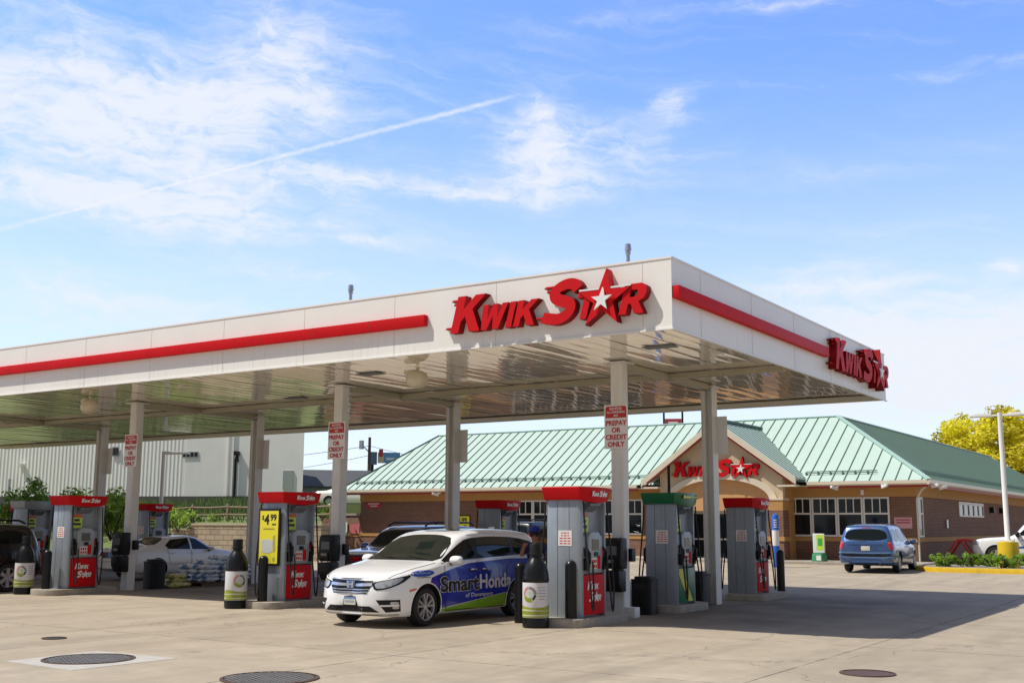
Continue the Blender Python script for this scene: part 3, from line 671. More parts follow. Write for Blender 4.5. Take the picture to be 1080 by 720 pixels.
# wall cameras and lamps under the eaves
def wallcam(x, y, z, rz):
    t = MB(); t.box((0, 0, .0), (.12, .34, .13)); t.box((0, -.19, 0), (.10, .04, .10)); t.tube([(0, .1, .05), (0, .22, .14), (0, .3, .16)], .025, 6)
    o = t.build('security_camera', WHITE, shop, bevel=.012); o.location = (x, y, z); o.rotation_euler = (R(-14), 0, rz); return o
for x, y, z, rz in ((-29.9, EY-.25, 3.46, -.6), (-7.7, EY-.25, 3.50, -.5), (-5.5, EY-.25, 3.55, .9), (EX1+.25, EY+.2, 3.55, 1.2), (EX1+.3, EY+1.4, 3.5, 2.2)): wallcam(x, y, z, rz)
b = MB(); b.box((-6.75, SY-.09, 3.32), (.14, .1, .24)); b.build('wall_lamp', WHITE, shop, bevel=.01)
b = MB(); b.box((SX1+.04, 39.6, 1.95), (.08, .32, .38)); b.build('meter_box', GALV, shop)
for y in (50.4, 53.2): b = MB(); b.box((SX1+.12, y, 2.75), (.22, .28, .32)); b.build('wall_lamp', BLACK, shop, bevel=.02)
b = MB(); b.tube([(SX1+.06, SY+.05, gb), (SX1+.06, SY+.05, 3.0), (SX1+.35, EY+.6, 3.4), (EX1-.02, EY+.3, 3.62)], .045, 8); b.build('downpipe', GUT, shop, smooth=True); b = MB(); b.tube([(-10.33, SY-.06, gb), (-10.33, SY-.06, 3.6)], .05, 8); b.build('downpipe', GUT, shop, smooth=True)
# sidewalk
b = MB(); b.bx(SX0, SX1+.9, 31.0, SY, .05, .32); sw = b.build('sidewalk', CONC, None, bevel=.02); tag(sw, kind='structure')
# signs on the shop wall
t = thing('arrow_sign', 'small red arrow shaped sign with white words at the left end of the brick wall', 'sign', (-35.2, SY-.004, 2.93))
b = MB(); b.extr([(-.62, 0), (-.40, .17), (.42, .17), (.60, 0), (.42, -.17), (-.40, -.17)], 'y', -.03, 0); b.build('plate', mat('arrow_red', (.50, .02, .03), .5), t)
text(t, 'ENTRANCE IN', .13, WTXT, '-y', (0, -.033, .065), bold=.015); text(t, 'THE REAR', .13, WTXT, '-y', (0, -.033, -.07), bold=.015)
def poster(label, loc, w, h, face, big, name='price_poster'):
    t = thing(name, label, 'poster', loc)
    s = -1 if face == '-y' else 1
    b = MB(); b.bx(-w/2, w/2, -.03, 0, -h/2, h/2); b.build('frame', BLACK, t, bevel=.006)
    b = MB(); b.bx(-w/2+.05, w/2-.05, -.033, -.0301, -h/2+.05, h/2-.05); b.build('sheet', YELLOW, t)
    return t
t = poster('yellow 4.99 price poster on the brick shop wall behind the rear pump', (-28.95, SY-.004, 1.97), 1.35, .72, '-y', True)
text(t, '$4.99', .36, KTXT, '-y', (.05, -.036, .08), bold=.03); text(t, 'each', .11, KTXT, '-y', (.35, -.036, -.2), bold=.02)
t = thing('window_sign', 'small pink notice on the brick corner above the blue minivan', 'sign', (-5.05, SY-.004, 1.98))
b = MB(); b.bx(-.38, .38, -.02, 0, -.24, .24); b.build('plate', mat('pink_plate', (.62, .33, .36), .5), t); b = MB(); b.bx(-.3, .3, -.024, -.0205, -.02, .04); b.bx(-.3, .3, -.024, -.0205, .10, .15); b.build('print', mat('notice_red', (.45, .05, .06), .5), t)
t = thing('wall_notice', 'pair of small white and red notices on the brick near the left shop corner', 'sign', (-37.0, SY-.006, 1.55))
b = MB(); b.bx(-.45, -.2, -.02, 0, -.4, .4); b.build('plate', WHITE, t); b = MB(); b.bx(0, .75, -.02, 0, -.28, .28); b.build('plate', mat('notice_pink', (.55, .16, .17), .5), t)
# wing wall at the left
t = thing('wing_wall', 'low sunlit brick enclosure wall beyond the left end of the store', 'wall', (0, 0, 0))
LB = brick_mat('brick_wing', (0, 2), (.27, .10, .06), (.18, .07, .045), (.30, .23, .16))  # same brick as the store, colour lightened for the sunlit wing
b = MB(); b.bx(-43.5, SX0-.06, SY+.05, SY+.35, .15, 1.1); b.bx(-43.5, SX0-.06, SY+.05, SY+.35, 1.3, 2.32); b.build('brickwork', LB, t)
b = MB(); b.bx(-43.5, SX0-.06, SY+.02, SY+.38, 1.1, 1.3); b.build('band', TAN, t); b = MB(); b.bx(-43.55, SX0-.06, SY, SY+.4, 2.32, 2.45); b.build('coping', CONC, t)
# ================================================================== FORECOURT
def island(x, y0, y1, w, label):
    b = MB(); r = w/2; pts = [(x+r*math.cos(a), y1-r*.5+r*.5*math.sin(a)) for a in [math.pi*i/10 for i in range(11)]]+[(x+r*math.cos(a), y0+r*.5+r*.5*math.sin(a)) for a in [math.pi*(1+i/10) for i in range(11)]]
    b.prism(pts, -.05, .15); o = b.build('pump_island', CONC, None, bevel=.02); return tag(o, label, 'kerb', 'pump islands')
IW = 1.02
NEAR = ('first', 'second', 'third', 'fourth', 'fifth')
WHERE = ('nearest the camera', 'with the yellow price poster', 'behind the left giant bottle', 'near the silver sedan', 'at the far left')
ISL_X = [-2.74, -10.25, -17.9, -25.5, -33.1]
for i, x in enumerate(ISL_X):
    island(x, .55, 2.75, IW, 'concrete kerb under the front pump of the row '+WHERE[i] if i < 4 else 'concrete kerb under the front pump of the farthest row')
    island(x, 9.5, 11.6, IW, 'concrete kerb under the rear pump of the row '+WHERE[i] if i < 4 else 'concrete kerb under the rear pump of the farthest row')
island(-2.78, 4.75, 6.65, IW, 'concrete kerb under the green pump')
def hose(b, x, y, s, zt=2.08, zl=.22, yn=.0, zn=1.0, out=.16):
    """from the mast at the top down in a loop and up to the nozzle"""
    P = [Vector((x, y, zt)), Vector((x+s*.02, y, zt-.35)), Vector((x+s*out*.6, y+yn*.05, 1.1)), Vector((x+s*out, y+yn*.2, .55)), Vector((x+s*(out+.02), y+yn*.45, zl)), Vector((x+s*(out+.02), y+yn*.75, zl+.06)), Vector((x+s*out, y+yn*.95, .6)), Vector((x+s*.10, y+yn, zn))]
    q = []
    for i in range(len(P)-1):
        p0, p1, p2, p3 = P[max(i-1, 0)], P[i], P[i+1], P[min(i+2, len(P)-1)]
        for k in range(6):
            t = k/6; q.append(.5*((2*p1)+(p2-p0)*t+(2*p0-5*p1+4*p2-p3)*t*t+(3*p1-p0-3*p2+p3)*t**3))
    q.append(P[-1]); b.tube(q, .017, 7)
def pump(label, loc, top, low, kind='red', group='fuel pumps'):
    t = thing('fuel_pump', label, 'fuel pump', loc, 0, group)
    for s in (-1, 1):
        b = MB(); y = s*.5; pts = [(-.37, y-s*.105), (-.37, y-s*.05), (-.29, y), (.29, y), (.37, y-s*.05), (.37, y-s*.105)]
        b.prism(pts, 0, 2.14)
        for gx in (-.12, .13): b.bx(gx-.008, gx+.008, *sorted((y+s*.0035, y+s*.0005)), .02, 2.12, 1)
        b.bx(-.36, .36, *sorted((y-s*.055, y-s*.104)), .015, .05, 1)
        b.build('end_panel', [GREY, GREYD], t, bevel=.008)
    b = MB(); b.bx(-.26, .26, -.393, .393, 0, 2.14); b.build('core', GREY, t)
    b = MB(); b.bx(-.36, .36, -.393, .393, 2.06, 2.14); b.build('light_tray', GREYD, t)
    # valance
    b = MB(); n = 12
    def ring(k, z):
        L = []
        for sx in (1, -1):
            for i in range(n+1):
                v = -1+2*i/n; L.append((sx*(.40*k+.10*(1-v*v)), sx*v*.60*k, z-(.055*(1-v*v) if z < 2.3 else 0)))
        return L
    a = ring(.925, 2.125)+ring(.93, 2.13)+ring(1.0, 2.34)+ring(.99, 2.355); m = 2*(n+1)
    fs = [tuple(range(m-1, -1, -1)), tuple(range(3*m, 4*m))]
    for r_ in range(3): fs += [(r_*m+i, r_*m+(i+1) % m, (r_+1)*m+(i+1) % m, (r_+1)*m+i) for i in range(m)]
    b.add(a, fs); va = b.build('valance', top, t, smooth=True, auto=22)
    for s, f in ((1, '+x'), (-1, '-x')):
        if kind == 'red': put('lettering', LOGO_FLAT, WTXT, va, f, (s*.497, -s*.27, 2.185), .58)
        elif kind == 'green':
            b = MB()
            for y0, y1, z0, z1 in ((-.33, -.26, 2.235, 2.30), (-.24, .02, 2.245, 2.285), (.04, .36, 2.262, 2.280)): b.bx(*sorted((s*.497, s*.503)), *sorted((s*y0, s*y1)), z0, z1)
            b.build('emblem', YELLOW, va)
    for s, f in ((1, '+x'), (-1, '-x')):
        b = MB(); b.bx(*sorted((s*.26, s*.375)), -.391, .391, .04, .76); lp = b.build('lower_panel', low, t, bevel=.012)
        if kind == 'red': put('lettering', LOGO_TWO, WTXT, lp, f, (s*.377, -s*.26, .32), .90)
        elif kind == 'green':
            b = MB(); b.extr([(s*p[0], p[1]) for p in ((-.38, .75), (-.22, .75), (.30, .06), (.08, .06), (-.38, .62))], 'x', *sorted((s*.3755, s*.378))); b.build('stripe', YELLOW, lp)
        b = MB(); pr = [(-.24, .80), (-.27, 1.0), (-.25, 1.44), (-.14, 1.53), (.14, 1.53), (.25, 1.44), (.27, 1.0), (.24, .80)]
        b.extr(pr, 'x', *sorted((s*.26, s*.40))); b.bx(*sorted((s*.26, s*.345)), -.391, .391, .78, 1.46, 1)
        hd = b.build('display_head', [GREYL, GREY], t, bevel=.012)
        b = MB(); b.bx(*sorted((s*.4005, s*.407)), -.13, .13, 1.20, 1.40); b.build('screen', SCREEN, hd)
        b = MB(); b.bx(*sorted((s*.4005, s*.409)), -.16, .05, .86, 1.06); b.build('keypad', WHITE, hd)
        b = MB()
        for j in range(3):
            for k in range(2): b.bx(*sorted((s*.4095, s*.415)), -.145+j*.065, -.105+j*.065, .88+k*.09, .94+k*.09)
        b.build('grade_buttons', [RED, BLACK][0], hd)
        b = MB(); b.bx(*sorted((s*.4005, s*.411)), .07, .17, .86, 1.10); b.build('card_reader', RED, hd)
        b = MB(); b.bx(*sorted((s*.4005, s*.415)), -.05, .08, 1.09, 1.17); b.build('receipt_slot', BLACK, hd)
        b = MB(); b.bx(*sorted((s*.261, s*.285)), *sorted((s*-.37, s*-.06)), 1.53, 1.80, 0); b.bx(*sorted((s*.261, s*.285)), *sorted((s*-.37, s*-.06)), 1.803, 1.88, 1); b.bx(*sorted((s*.2855, s*.287)), *sorted((s*-.33, s*-.10)), 1.60, 1.66, 2); b.bx(*sorted((s*.2855, s*.287)), *sorted((s*-.30, s*-.14)), 1.70, 1.76, 2)
        b.build('pump_topper', [mat('lime', (.52, .68, .04), .4), mat('topper_orange', (.55, .12, .03), .4), KTXT], t)
        b = MB(); b.extr([(s*.262, 1.90), (s*.262, 2.05), (s*.43, 2.05), (s*.43, 2.02)], 'y', -.22, .16) ; b.build('lamp_hood', GREYD, t)
        b = MB(); hose(b, s*.40, -s*.44, s, yn=s*.16, zn=1.0, out=.12, zl=.16); hose(b, s*.40, s*.46, s, yn=-s*.20, zn=.98, out=.15, zl=.12); b.build('hose', RUBBER, t, smooth=True)
        for yy, cm in ((-.27, BLACK), (.265, RED if kind != 'green' else GREEN)):
            y = s*yy*1.2; b = MB(); b.bx(*sorted((s*.346, s*.44)), y-.05, y+.05, .84, 1.06); b.tube([(s*.44, y, .90), (s*.47, y, 1.04), (s*.44, y, 1.18), (s*.38, y, 1.26)], .022, 7); b.box((s*.45, y, 1.07), (.07, .045, .20)); b.build('nozzle', BLACK, t, bevel=.006)
            b = MB(); b.bx(*sorted((s*.3455, s*.352)), y-.06, y+.06, 1.09, 1.24); b.build('boot_plate', cm, t)
    for s in (-1, 1):
        b = MB(); b.bx(*sorted((s*-.19, s*.10)), *sorted((s*.5045, s*.507)), 1.28, 1.56, 0)
        for k in range(5):
            for q in range(3): b.bx(*sorted((s*(-.165+q*.083+(.03 if k < 2 and q == 0 else 0)), s*(-.165+q*.083+.066-(.03 if k < 2 and q == 2 else 0)))), *sorted((s*.5072, s*.508)), 1.505-k*.048, 1.525-k*.048, 1)
        b.build('notice_sticker', [WHITE, RTXT], t)
    for y in (-.42, .42):
        b = MB(); b.tube([(.30, y, 1.72), (.33, y, 1.95), (.34, y, 2.14)], .02, 6); b.tube([(-.30, y, 1.72), (-.33, y, 1.95), (-.34, y, 2.14)], .02, 6); b.build('hose_mast', GALV, t)
    return t
PZ = .15
p0 = pump('grey fuel pump with red top beside the white minivan, nearest the camera', (-2.74, 1.48, PZ), RED, RED)
dup(p0, (-2.92, 10.45, PZ), label='red topped fuel pump beyond the green pump, in front of the store entrance')
dup(p0, (-10.25, 1.55, PZ), label='red topped fuel pump with the yellow price poster on its end')
dup(p0, (-10.40, 10.2, PZ), label='red topped fuel pump seen above the roof of the white minivan')
dup(p0, (-17.9, 1.6, PZ), label='red topped fuel pump between the left bottle and the column with a sign')
dup(p0, (-25.5, 10.2, PZ), label='far red topped fuel pump half hidden behind the column beside the silver sedan')
dup(p0, (-33.1, 10.3, PZ), label='farthest red topped fuel pump at the left edge above the dark car')
gp = pump('grey fuel pump with green top and a yellow diagonal stripe', (-2.78, 5.62, PZ), GREEN, GREEN, 'green')
b = MB(); b.tube([(-.30, .56, 2.10), (-.30, .62, 2.3), (-.30, .62, 2.95), (-.30, .62, 3.0)], .035, 8); b.tube([(-.30, .62, 2.95), (-.33, .72, 2.2), (-.36, .74, 1.6), (-.40, .70, .9)], .018, 7); b.build('hose_mast', BLACK, gp, smooth=True)
pump('fuel pump with a plain grey top behind the dark car', (-25.5, 5.4, PZ), GREY, mat('dark_red', (.25, .02, .02), .5), 'plain')
# poster on the end of the second pump
t = poster('tall yellow 4.99 poster in a black frame on the end of a fuel pump', (-10.28, 1.012, 1.52), .66, 1.24, '-y', True, 'poster_frame')
text(t, '$', .13, KTXT, '-y', (-.19, -.035, .42), bold=.02); text(t, '4', .30, KTXT, '-y', (-.07, -.035, .37), bold=.03); text(t, '99', .19, KTXT, '-y', (.13, -.035, .42), bold=.028); text(t, 'each', .07, KTXT, '-y', (.15, -.035, .28), bold=.015)
b = MB(); b.bx(-.17, .17, -.036, -.0335, .165, .19)
b.build('print', mat('print_grey', (.25, .22, .05), .5), t)
b = MB(); b.extr([(-.20, -.33), (-.22, -.08), (-.12, -.04), (.14, -.07), (.13, -.32), (-.05, -.36)], 'y', -.037, -.0335); b.build('picture', mat('carton_grey', (.55, .55, .53), .5), t)
b = MB(); b.extr([(.13, .02), (.20, .05), (.22, -.30), (.16, -.34)], 'y', -.036, -.0335); b.extr([(.13, -.46), (.20, -.42), (.22, -.50), (.16, -.54)], 'y', -.036, -.0335); b.build('picture', mat('picture_olive', (.42, .38, .06), .5), t)

# ------------------------------------------------------------------ giant bottles
def bottle(label, x, y, rot):
    t = thing('giant_bottle', label, 'bottle', (x, y, 0), rot, 'giant bottles at the ends of the pump rows')
    b = MB(); b.lathe([(0, 0), (.215, 0), (.24, .02), (.242, .15), (.236, .17), (.236, .80), (.243, .82), (.243, .86), (.236, .88), (.234, .93), (.222, 1.0), (.195, 1.08), (.16, 1.15), (.125, 1.20), (.105, 1.235), (.10, 1.26)], n=40, cap=False); b.build('body', BLACKG, t, smooth=True)
    b = MB(); b.lathe([(.10, 1.26), (.118, 1.265), (.118, 1.30), (.108, 1.305), (.108, 1.46), (.10, 1.475), (0, 1.476)], n=32, cap=False); b.build('cap', BLACK, t, smooth=True)
    def strip(rad, th0, th1, zlo, zhi, mi, mb, n=20):
        vs = []
        for i in range(n+1):
            u = i/n; a = th0+(th1-th0)*u
            lo = zlo(u) if callable(zlo) else zlo; hi = zhi(u) if callable(zhi) else zhi
            vs += [(rad*math.cos(a), rad*math.sin(a), lo), (rad*math.cos(a), rad*math.sin(a), hi)]
        mb.add(vs, [(2*i, 2*i+2, 2*i+3, 2*i+1) for i in range(n)], mi)
    b = MB(); b.lathe([(.2375, .18), (.2385, .182), (.2385, .786), (.2375, .79)], n=48, cap=False); lb = b.build('label', mat('label_white', (.66, .65, .66), .35), t, smooth=True)
    b = MB()
    for q in range(2):
        o = math.pi*q
        strip(.2395, o-math.pi/2, o+math.pi/2, .186, lambda u: .405-.05*math.sin(u*math.pi), 0, b, 30); strip(.2401, o-math.pi/2, o+math.pi/2, .295, lambda u: .318+.01*math.sin(u*2*math.pi), 1, b, 30); strip(.2401, o-1.2, o+1.45, .21, .235, 1, b, 30)
    b.build('label_band', [mat('label_green', (.36, .40, .04), .4, var=.4, vscale=6), mat('label_pale', (.55, .58, .38), .4)], lb, smooth=True)
    b = MB()
    for q in range(2):
        o = math.pi*q-.45; k = 18
        for (r0, r1, mi, a0, a1) in ((.085, .135, 0, 0, 1.6), (.085, .135, 1, 1.7, 3.4), (.07, .142, 2, 3.5, 5.2), (.09, .13, 3, 5.3, 6.2), (0.0, .065, 4, 0, 6.28)):
            vs = []
            for i in range(k+1):
                a = a0+(a1-a0)*i/k
                for r_ in (r0, r1):
                    th = o+r_*math.cos(a)/.24; vs.append((.2406*math.cos(th), .2406*math.sin(th), .59+r_*math.sin(a)))
            b.add(vs, [(2*i, 2*i+2, 2*i+3, 2*i+1) for i in range(k)], mi)
    b.build('emblem', [mat('emblem_grey', (.22, .22, .23), .4), mat('emblem_pink', (.55, .25, .22), .4), mat('label_green', (.36, .40, .04)), KTXT, mat('emblem_pale', (.5, .55, .45), .4)], lb, smooth=True)
    b = MB()
    for q in range(2):
        o = math.pi*q+.55
        for i, w in enumerate((.34, .30, .36, .28, .20)): strip(.2406, o-w, o+w, .70-i*.05, .712-i*.05, 0, b, 10)
    b.build('print', mat('label_print', (.30, .27, .36), .4), lb, smooth=True)
    return t
def toward(x, y): return math.atan2(CAM[1]-y, CAM[0]-x)
bottle('giant black bottle with white label beside the white minivan, largest of the three', -2.98, .42, toward(-2.98, .42)-.05)
bottle('giant black bottle with white label left of the tall yellow poster', -10.72, .50, toward(-10.72, .5)+.75)
bottle('giant black bottle with white label in front of the black car', -18.72, .72, toward(-18.72, .72)+.1)
def bollard(label, x, y, h=1.15, r=.105):
    b = MB(); z = gz(y)-.02; b.lathe([(r, 0), (r, h-r)]+[(r*math.cos(a), h-r+r*math.sin(a)) for a in [math.pi/2*i/6 for i in range(1, 6)]]+[(0, h)], (0, 0, 0), 24, cap=False); o = b.build('bollard', BLACKG, smooth=True); o.location = (x, y, z)
    return tag(o, label, 'bollard', 'black bollards')
bollard('black round topped bollard in front of the nearest red pump', -2.55, .93, 1.2); bollard('black bollard between the white minivan and the largest bottle', -3.72, 1.05, 1.13)
bollard('black bollard in front of the yellow price poster', -10.22, .80); bollard('black bollard in front of the pump at the left of the photo', -17.98, .85)
bollard('black bollard at the end of the row beyond the last red pump', -2.62, 11.95, 1.2)
BLUE = mat('post_blue', (.02, .12, .50), .35)
for lab, x, y in (('tall blue and white post behind the near black bin, by the green pump', -13.1, 26.4), ('tall blue and white post in front of the right shop pillar', -8.25, 26.9)):
    t = thing('marker_post', lab, 'post', (x, y, gz(y)), 0, 'blue marker posts by the store')
    b = MB(); r = .135; b.lathe([(r, 0), (r, 2.0), (r*.75, 2.08), (0, 2.13)], n=20, cap=False); b.build('sleeve', BLUE, t, smooth=True)
    b = MB(); b.lathe([(r+.003, .85), (r+.004, .86), (r+.004, 1.45), (r+.003, 1.46)], n=20, cap=False); b.build('band', WHITE, t, smooth=True)
    b = MB(); a = toward(x, y)
    for z in (1.57, 1.66, 1.75, 1.84):
        vs = []
        for i in range(7):
            th = a-.5+1.0*i/6; vs += [((r+.004)*math.cos(th), (r+.004)*math.sin(th), z), ((r+.004)*math.cos(th), (r+.004)*math.sin(th), z+.045)]
        b.add(vs, [(2*i, 2*i+2, 2*i+3, 2*i+1) for i in range(6)])
    b.build('mark', WHITE, t)
# bins
def bin_(label, x, y, rz=0, w=.56, h=.96):
    t = thing('litter_bin', label, 'bin', (x, y, gz(y)), rz, 'black litter bins')
    b = MB(); b.cbox((0, 0, h*.44), (w, w, h*.88), .07); b.build('bin_body', BLACK, t, smooth=True)
    b = MB(); b.cbox((0, 0, h*.90), (w+.03, w+.03, h*.05), .08); b.cbox((0, 0, h*.955), (w*.8, w*.8, h*.08), .08); b.build('lid', BLACK, t, bevel=.01)
    b = MB(); b.bx(-w*.28, w*.28, -.005-w/2, -w/2+.004, h*.66, h*.80); b.build('opening', RUBBER, t); return t
bin_('black square bin between the front column and the green pump', -2.78, 4.36, .05, .45, .77); bin_('black square bin between the green pump and the rear column', -2.95, 7.38, -.05, .48, .78)
bin_('black square bin beside the left column near the salt bags', -18.1, 4.35, 0, .46, .82)
# squeegee stations on the front columns
def squeegee(label, x, y):
    t = thing('squeegee_station', label, 'squeegee box', (x, y, 0), 0, 'squeegee boxes on the columns')
    b = MB(); b.extr([(-.0, .50), (-.20, .50), (-.30, .66), (-.32, .92), (-.0, .92)], 'x', -.19, .19); b.build('bucket', BLACK, t, bevel=.03)
    b = MB(); b.extr([(0, .95), (-.27, .95), (-.30, 1.05), (-.28, 1.50), (-.20, 1.56), (0, 1.56)], 'x', -.22, .22); b.build('towel_box', BLACK, t, bevel=.035)
    b = MB(); b.bx(-.13, .13, -.2965, -.285, 1.22, 1.40); b.build('towel_window', mat('towel_grey', (.12, .12, .12), .3), t)
    b = MB(); b.bx(-.12, .06, -.305, -.28, 1.07, 1.13); b.build('towel', mat('towel_pale', (.30, .29, .27), .8), t)
    b = MB(); b.tube([(.05, -.2, .6), (.12, -.34, 1.15)], .014, 6); b.tube([(-.06, -.2, .6), (-.10, -.33, 1.02)], .014, 6); b.build('squeegee', BLACK, t)
    b = MB(); b.box((.25, .14, 1.22), (.09, .17, .26)); b.build('side_box', BLACK, t, bevel=.02); return t
for i, w in enumerate(('on the column beside the nearest red pump', 'on the column left of the white minivan', 'on the column in front of the silver sedan')): squeegee('black squeegee and towel box '+w, CX0-CS*i, YF-.14)
b = MB(); b.bx(CX0+.14, CX0+.36, YF-.12, YF+.10, 0, .20); o = b.build('footing_block', WHITE, bevel=.01); tag(o, 'small white block at the foot of the nearest front column', 'block')
# ------------------------------------------------------------------ manholes
IRON = mat('cast_iron', (.035, .033, .03), .7, .1, var=.3, vscale=12)
IRONR = mat('rusty_iron', (.13, .07, .05), .6, .3, var=.3, vscale=12)
def manhole(label, x, y, r, m, grid=True):
    t = thing('manhole_cover', label, 'manhole cover', (x, y, .002), .3, 'manhole covers')
    b = MB(); b.lathe([(r*1.0, 0), (r*1.0, .012), (r*.93, .014)], n=48, cap=False); b.build('rim', IRONR, t)
    b = MB(); b.lathe([(r*.925, 0), (r*.925, .006), (0, .0065)], n=48, cap=False); p = b.build('plate', m, t)
    if grid:
        b = MB(); k = int(r/.08)
        for i in range(-k, k+1):
            q = i*.08; hw = math.sqrt(max(0, (r*.9)**2-q*q))
            if hw > .05: b.bx(q-.022, q+.022, -hw, hw, .007, .011); b.bx(-hw, hw, q-.018, q+.018, .0068, .0104)
        b.build('ribs', mat('iron_worn', (.20, .19, .175), .55, .3, var=.4, vscale=5), p)
    return t
b = MB(); pts = [(-5.98, -7.97), (-6.02, -6.50), (-4.40, -6.45), (-4.45, -8.05)]; b.prism(pts, -.02, .004); o = b.build('concrete_pad', mat('pad_concrete', (.50, .47, .42), .85, var=.2, vscale=4, bump=.2)); tag(o, kind='structure')
manhole('large round ribbed manhole cover in a pale concrete square', -5.28, -7.2, .60, IRON); manhole('large round ribbed manhole cover cut by the bottom edge of the photo', -1.92, -7.18, .58, IRON)
manhole('small reddish manhole cover alone at the right', 3.78, -2.6, .34, IRONR, False); manhole('smallest manhole cover, far left on the bare concrete', -8.09, -5.77, .19, IRON, False)
# ------------------------------------------------------------------ salt bags
def bag_mesh(seed, L=.62, W=.40, H=.15):
    b = MB(); n, m = 12, 8; rr = random.Random(seed)
    off = Vector((rr.random()*50, rr.random()*50, 0))
    for s in (1, -1):
        vs = []
        for i in range(n+1):
            for j in range(m+1):
                u, v = -1+2*i/n, -1+2*j/m; h = H/2*max(0, (1-abs(u)**3.5))**.5*max(0, (1-abs(v)**3.5))**.5
                nn = noise.noise(Vector((u*2, v*2, s))+off)*.035+noise.noise(Vector((u*5, v*5, s*2))+off)*.012
                vs.append((u*L/2*(1-.03*v*v), v*W/2*(1-.05*u*u), s*(h+nn*min(1, h*20))))
        b.add(vs, [(i*(m+1)+j, (i+1)*(m+1)+j, (i+1)*(m+1)+j+1, i*(m+1)+j+1) for i in range(n) for j in range(m)], 0)
    me = bpy.data.meshes.new('bag'); me.from_pydata(b.v, [], b.f)
    bm = bmesh.new(); bm.from_mesh(me); bmesh.ops.remove_doubles(bm, verts=bm.verts, dist=.002); bmesh.ops.recalc_face_normals(bm, faces=bm.faces); bm.to_mesh(me); bm.free()
    me.polygons.foreach_set('use_smooth', [True]*len(me.polygons)); return me
def bag_mat(name, c1, c2, c3):
    m = mat(name, c1, .35, spec=.6); t = m.node_tree; bb = t.nodes['Principled BSDF']; tcn = t.nodes.new('ShaderNodeTexCoord'); n = t.nodes.new('ShaderNodeTexNoise'); n.inputs['Scale'].default_value = 4.5; n.inputs['Detail'].default_value = 2
    t.links.new(tcn.outputs['Object'], n.inputs['Vector']); cr = t.nodes.new('ShaderNodeValToRGB'); cr.color_ramp.interpolation = 'CONSTANT'
    e = cr.color_ramp.elements; e[0].position = 0; e[0].color = (*c2, 1); e[1].position = .44; e[1].color = (*c1, 1); q = e.new(.63); q.color = (*c3, 1); t.links.new(n.outputs[0], cr.inputs[0]); t.links.new(cr.outputs[0], bb.inputs['Base Color']); return m
BAGW = bag_mat('salt_bag', (.62, .66, .70), (.10, .22, .45), (.40, .46, .54)); BAGY = bag_mat('mulch_bag', (.52, .50, .16), (.10, .10, .08), (.50, .50, .46))
bms = [bag_mesh(i) for i in range(5)]
for me in bms: me.materials.append(BAGW)
bys = [bag_mesh(20+i) for i in range(3)]
for me in bys: me.materials.append(BAGY)
t = thing('pallet', 'wooden pallet under the stack of white salt bags', 'pallet', (-18.3, 6.75, 0), R(90))
PW = mat('pallet_wood', (.16, .11, .07), .8, var=.3)
b = MB()
for i in range(7): b.bx(-.95+i*.27, -.95+i*.27+.20, -.62, .62, .10, .122)
b.build('deck', PW, t); b = MB()
for y in (-.55, 0, .55): b.bx(-.95, .90, y-.05, y+.05, 0, .099)
b.build('runner', PW, t)
lay = 0; z = .122+.07
rr = random.Random(5)
for lay in range(6):
    cols = [-.62, 0.0, .62] if lay < 4 else ([-.3, .35] if lay == 4 else [.3])
    for ci, cx_ in enumerate(cols):
        for ri, cy_ in enumerate((-.42, 0, .42) if lay < 4 else (-.25, .2)):
            o = link('salt_bag', bms[rr.randrange(5)]); o.location = (-18.3+cy_*1.0+rr.uniform(-.03, .03), 6.75+cx_+rr.uniform(-.04, .04), z); o.rotation_euler = (rr.uniform(-.05, .05), rr.uniform(-.05, .05), R(90)+rr.uniform(-.12, .12)+(math.pi if rr.random() < .5 else 0))
            tag(o, f"white and blue salt bag, {('bottom', 'second', 'third', 'fourth', 'fifth', 'top')[lay]} layer of the stack, {(('left end', 'middle', 'right end') if len(cols) == 3 else (('left half', 'right half') if len(cols) == 2 else ('right half',)))[ci]}, {(('back row', 'middle row', 'front row') if lay < 4 else ('back row', 'front row'))[ri]}", 'bag', 'salt bags stacked on the pallet')
    z += .118
for k, (x, y, z, rz) in enumerate(((-18.2, 5.35, .075, .2), (-18.0, 5.0, .075, 1.2), (-18.55, 5.1, .075, .6), (-18.25, 5.25, .19, 1.5), (-18.5, 5.45, .19, .1), (-18.3, 5.3, .30, .7))):
    o = link('mulch_bag', bys[k % 3]); o.location = (x, y, z); o.rotation_euler = (0, 0, rz); tag(o, 'crumpled yellow and black bag in the low heap, '+('right one at the bottom', 'left one at the bottom', 'back one at the bottom', 'left one of the second layer', 'right one of the second layer', 'single one on top')[k], 'bag', 'yellow bags in the low heap')
# ------------------------------------------------------------------ advertising board and firewood by the shop
t = thing('swing_sign', 'green and white pavement sign standing by the shop windows', 'sign', (-8.05, 31.6, .32), R(-12))
b = MB(); b.bx(-.27, .27, -.05, .05, .36, 1.18, 0); b.build('frame', WHITE, t, bevel=.02)
b = MB(); b.bx(-.08, .24, -.056, -.051, .48, 1.14, 0); b.bx(-.24, -.10, -.056, -.051, .48, 1.14, 1); b.bx(-.02, .20, -.06, -.0565, .66, .98, 2); b.build('sheet', [mat('ad_lime', (.45, .62, .05), .4), mat('ad_mint', (.55, .70, .62), .4), mat('ad_green', (.04, .35, .05), .4)], t)
b = MB(); b.extr([(-.27, .0), (.27, .0), (.22, .34), (-.22, .34)], 'y', -.22, .22, 0); b.build('base', mat('ad_base', (.05, .30, .14), .5), t, bevel=.03)
b = MB(); b.bx(-.02, .20, -.228, -.2215, .05, .25); b.build('base_label', WHITE, t)
WOOD = mat('firewood', (.33, .17, .08), .8, var=.6, vscale=9)
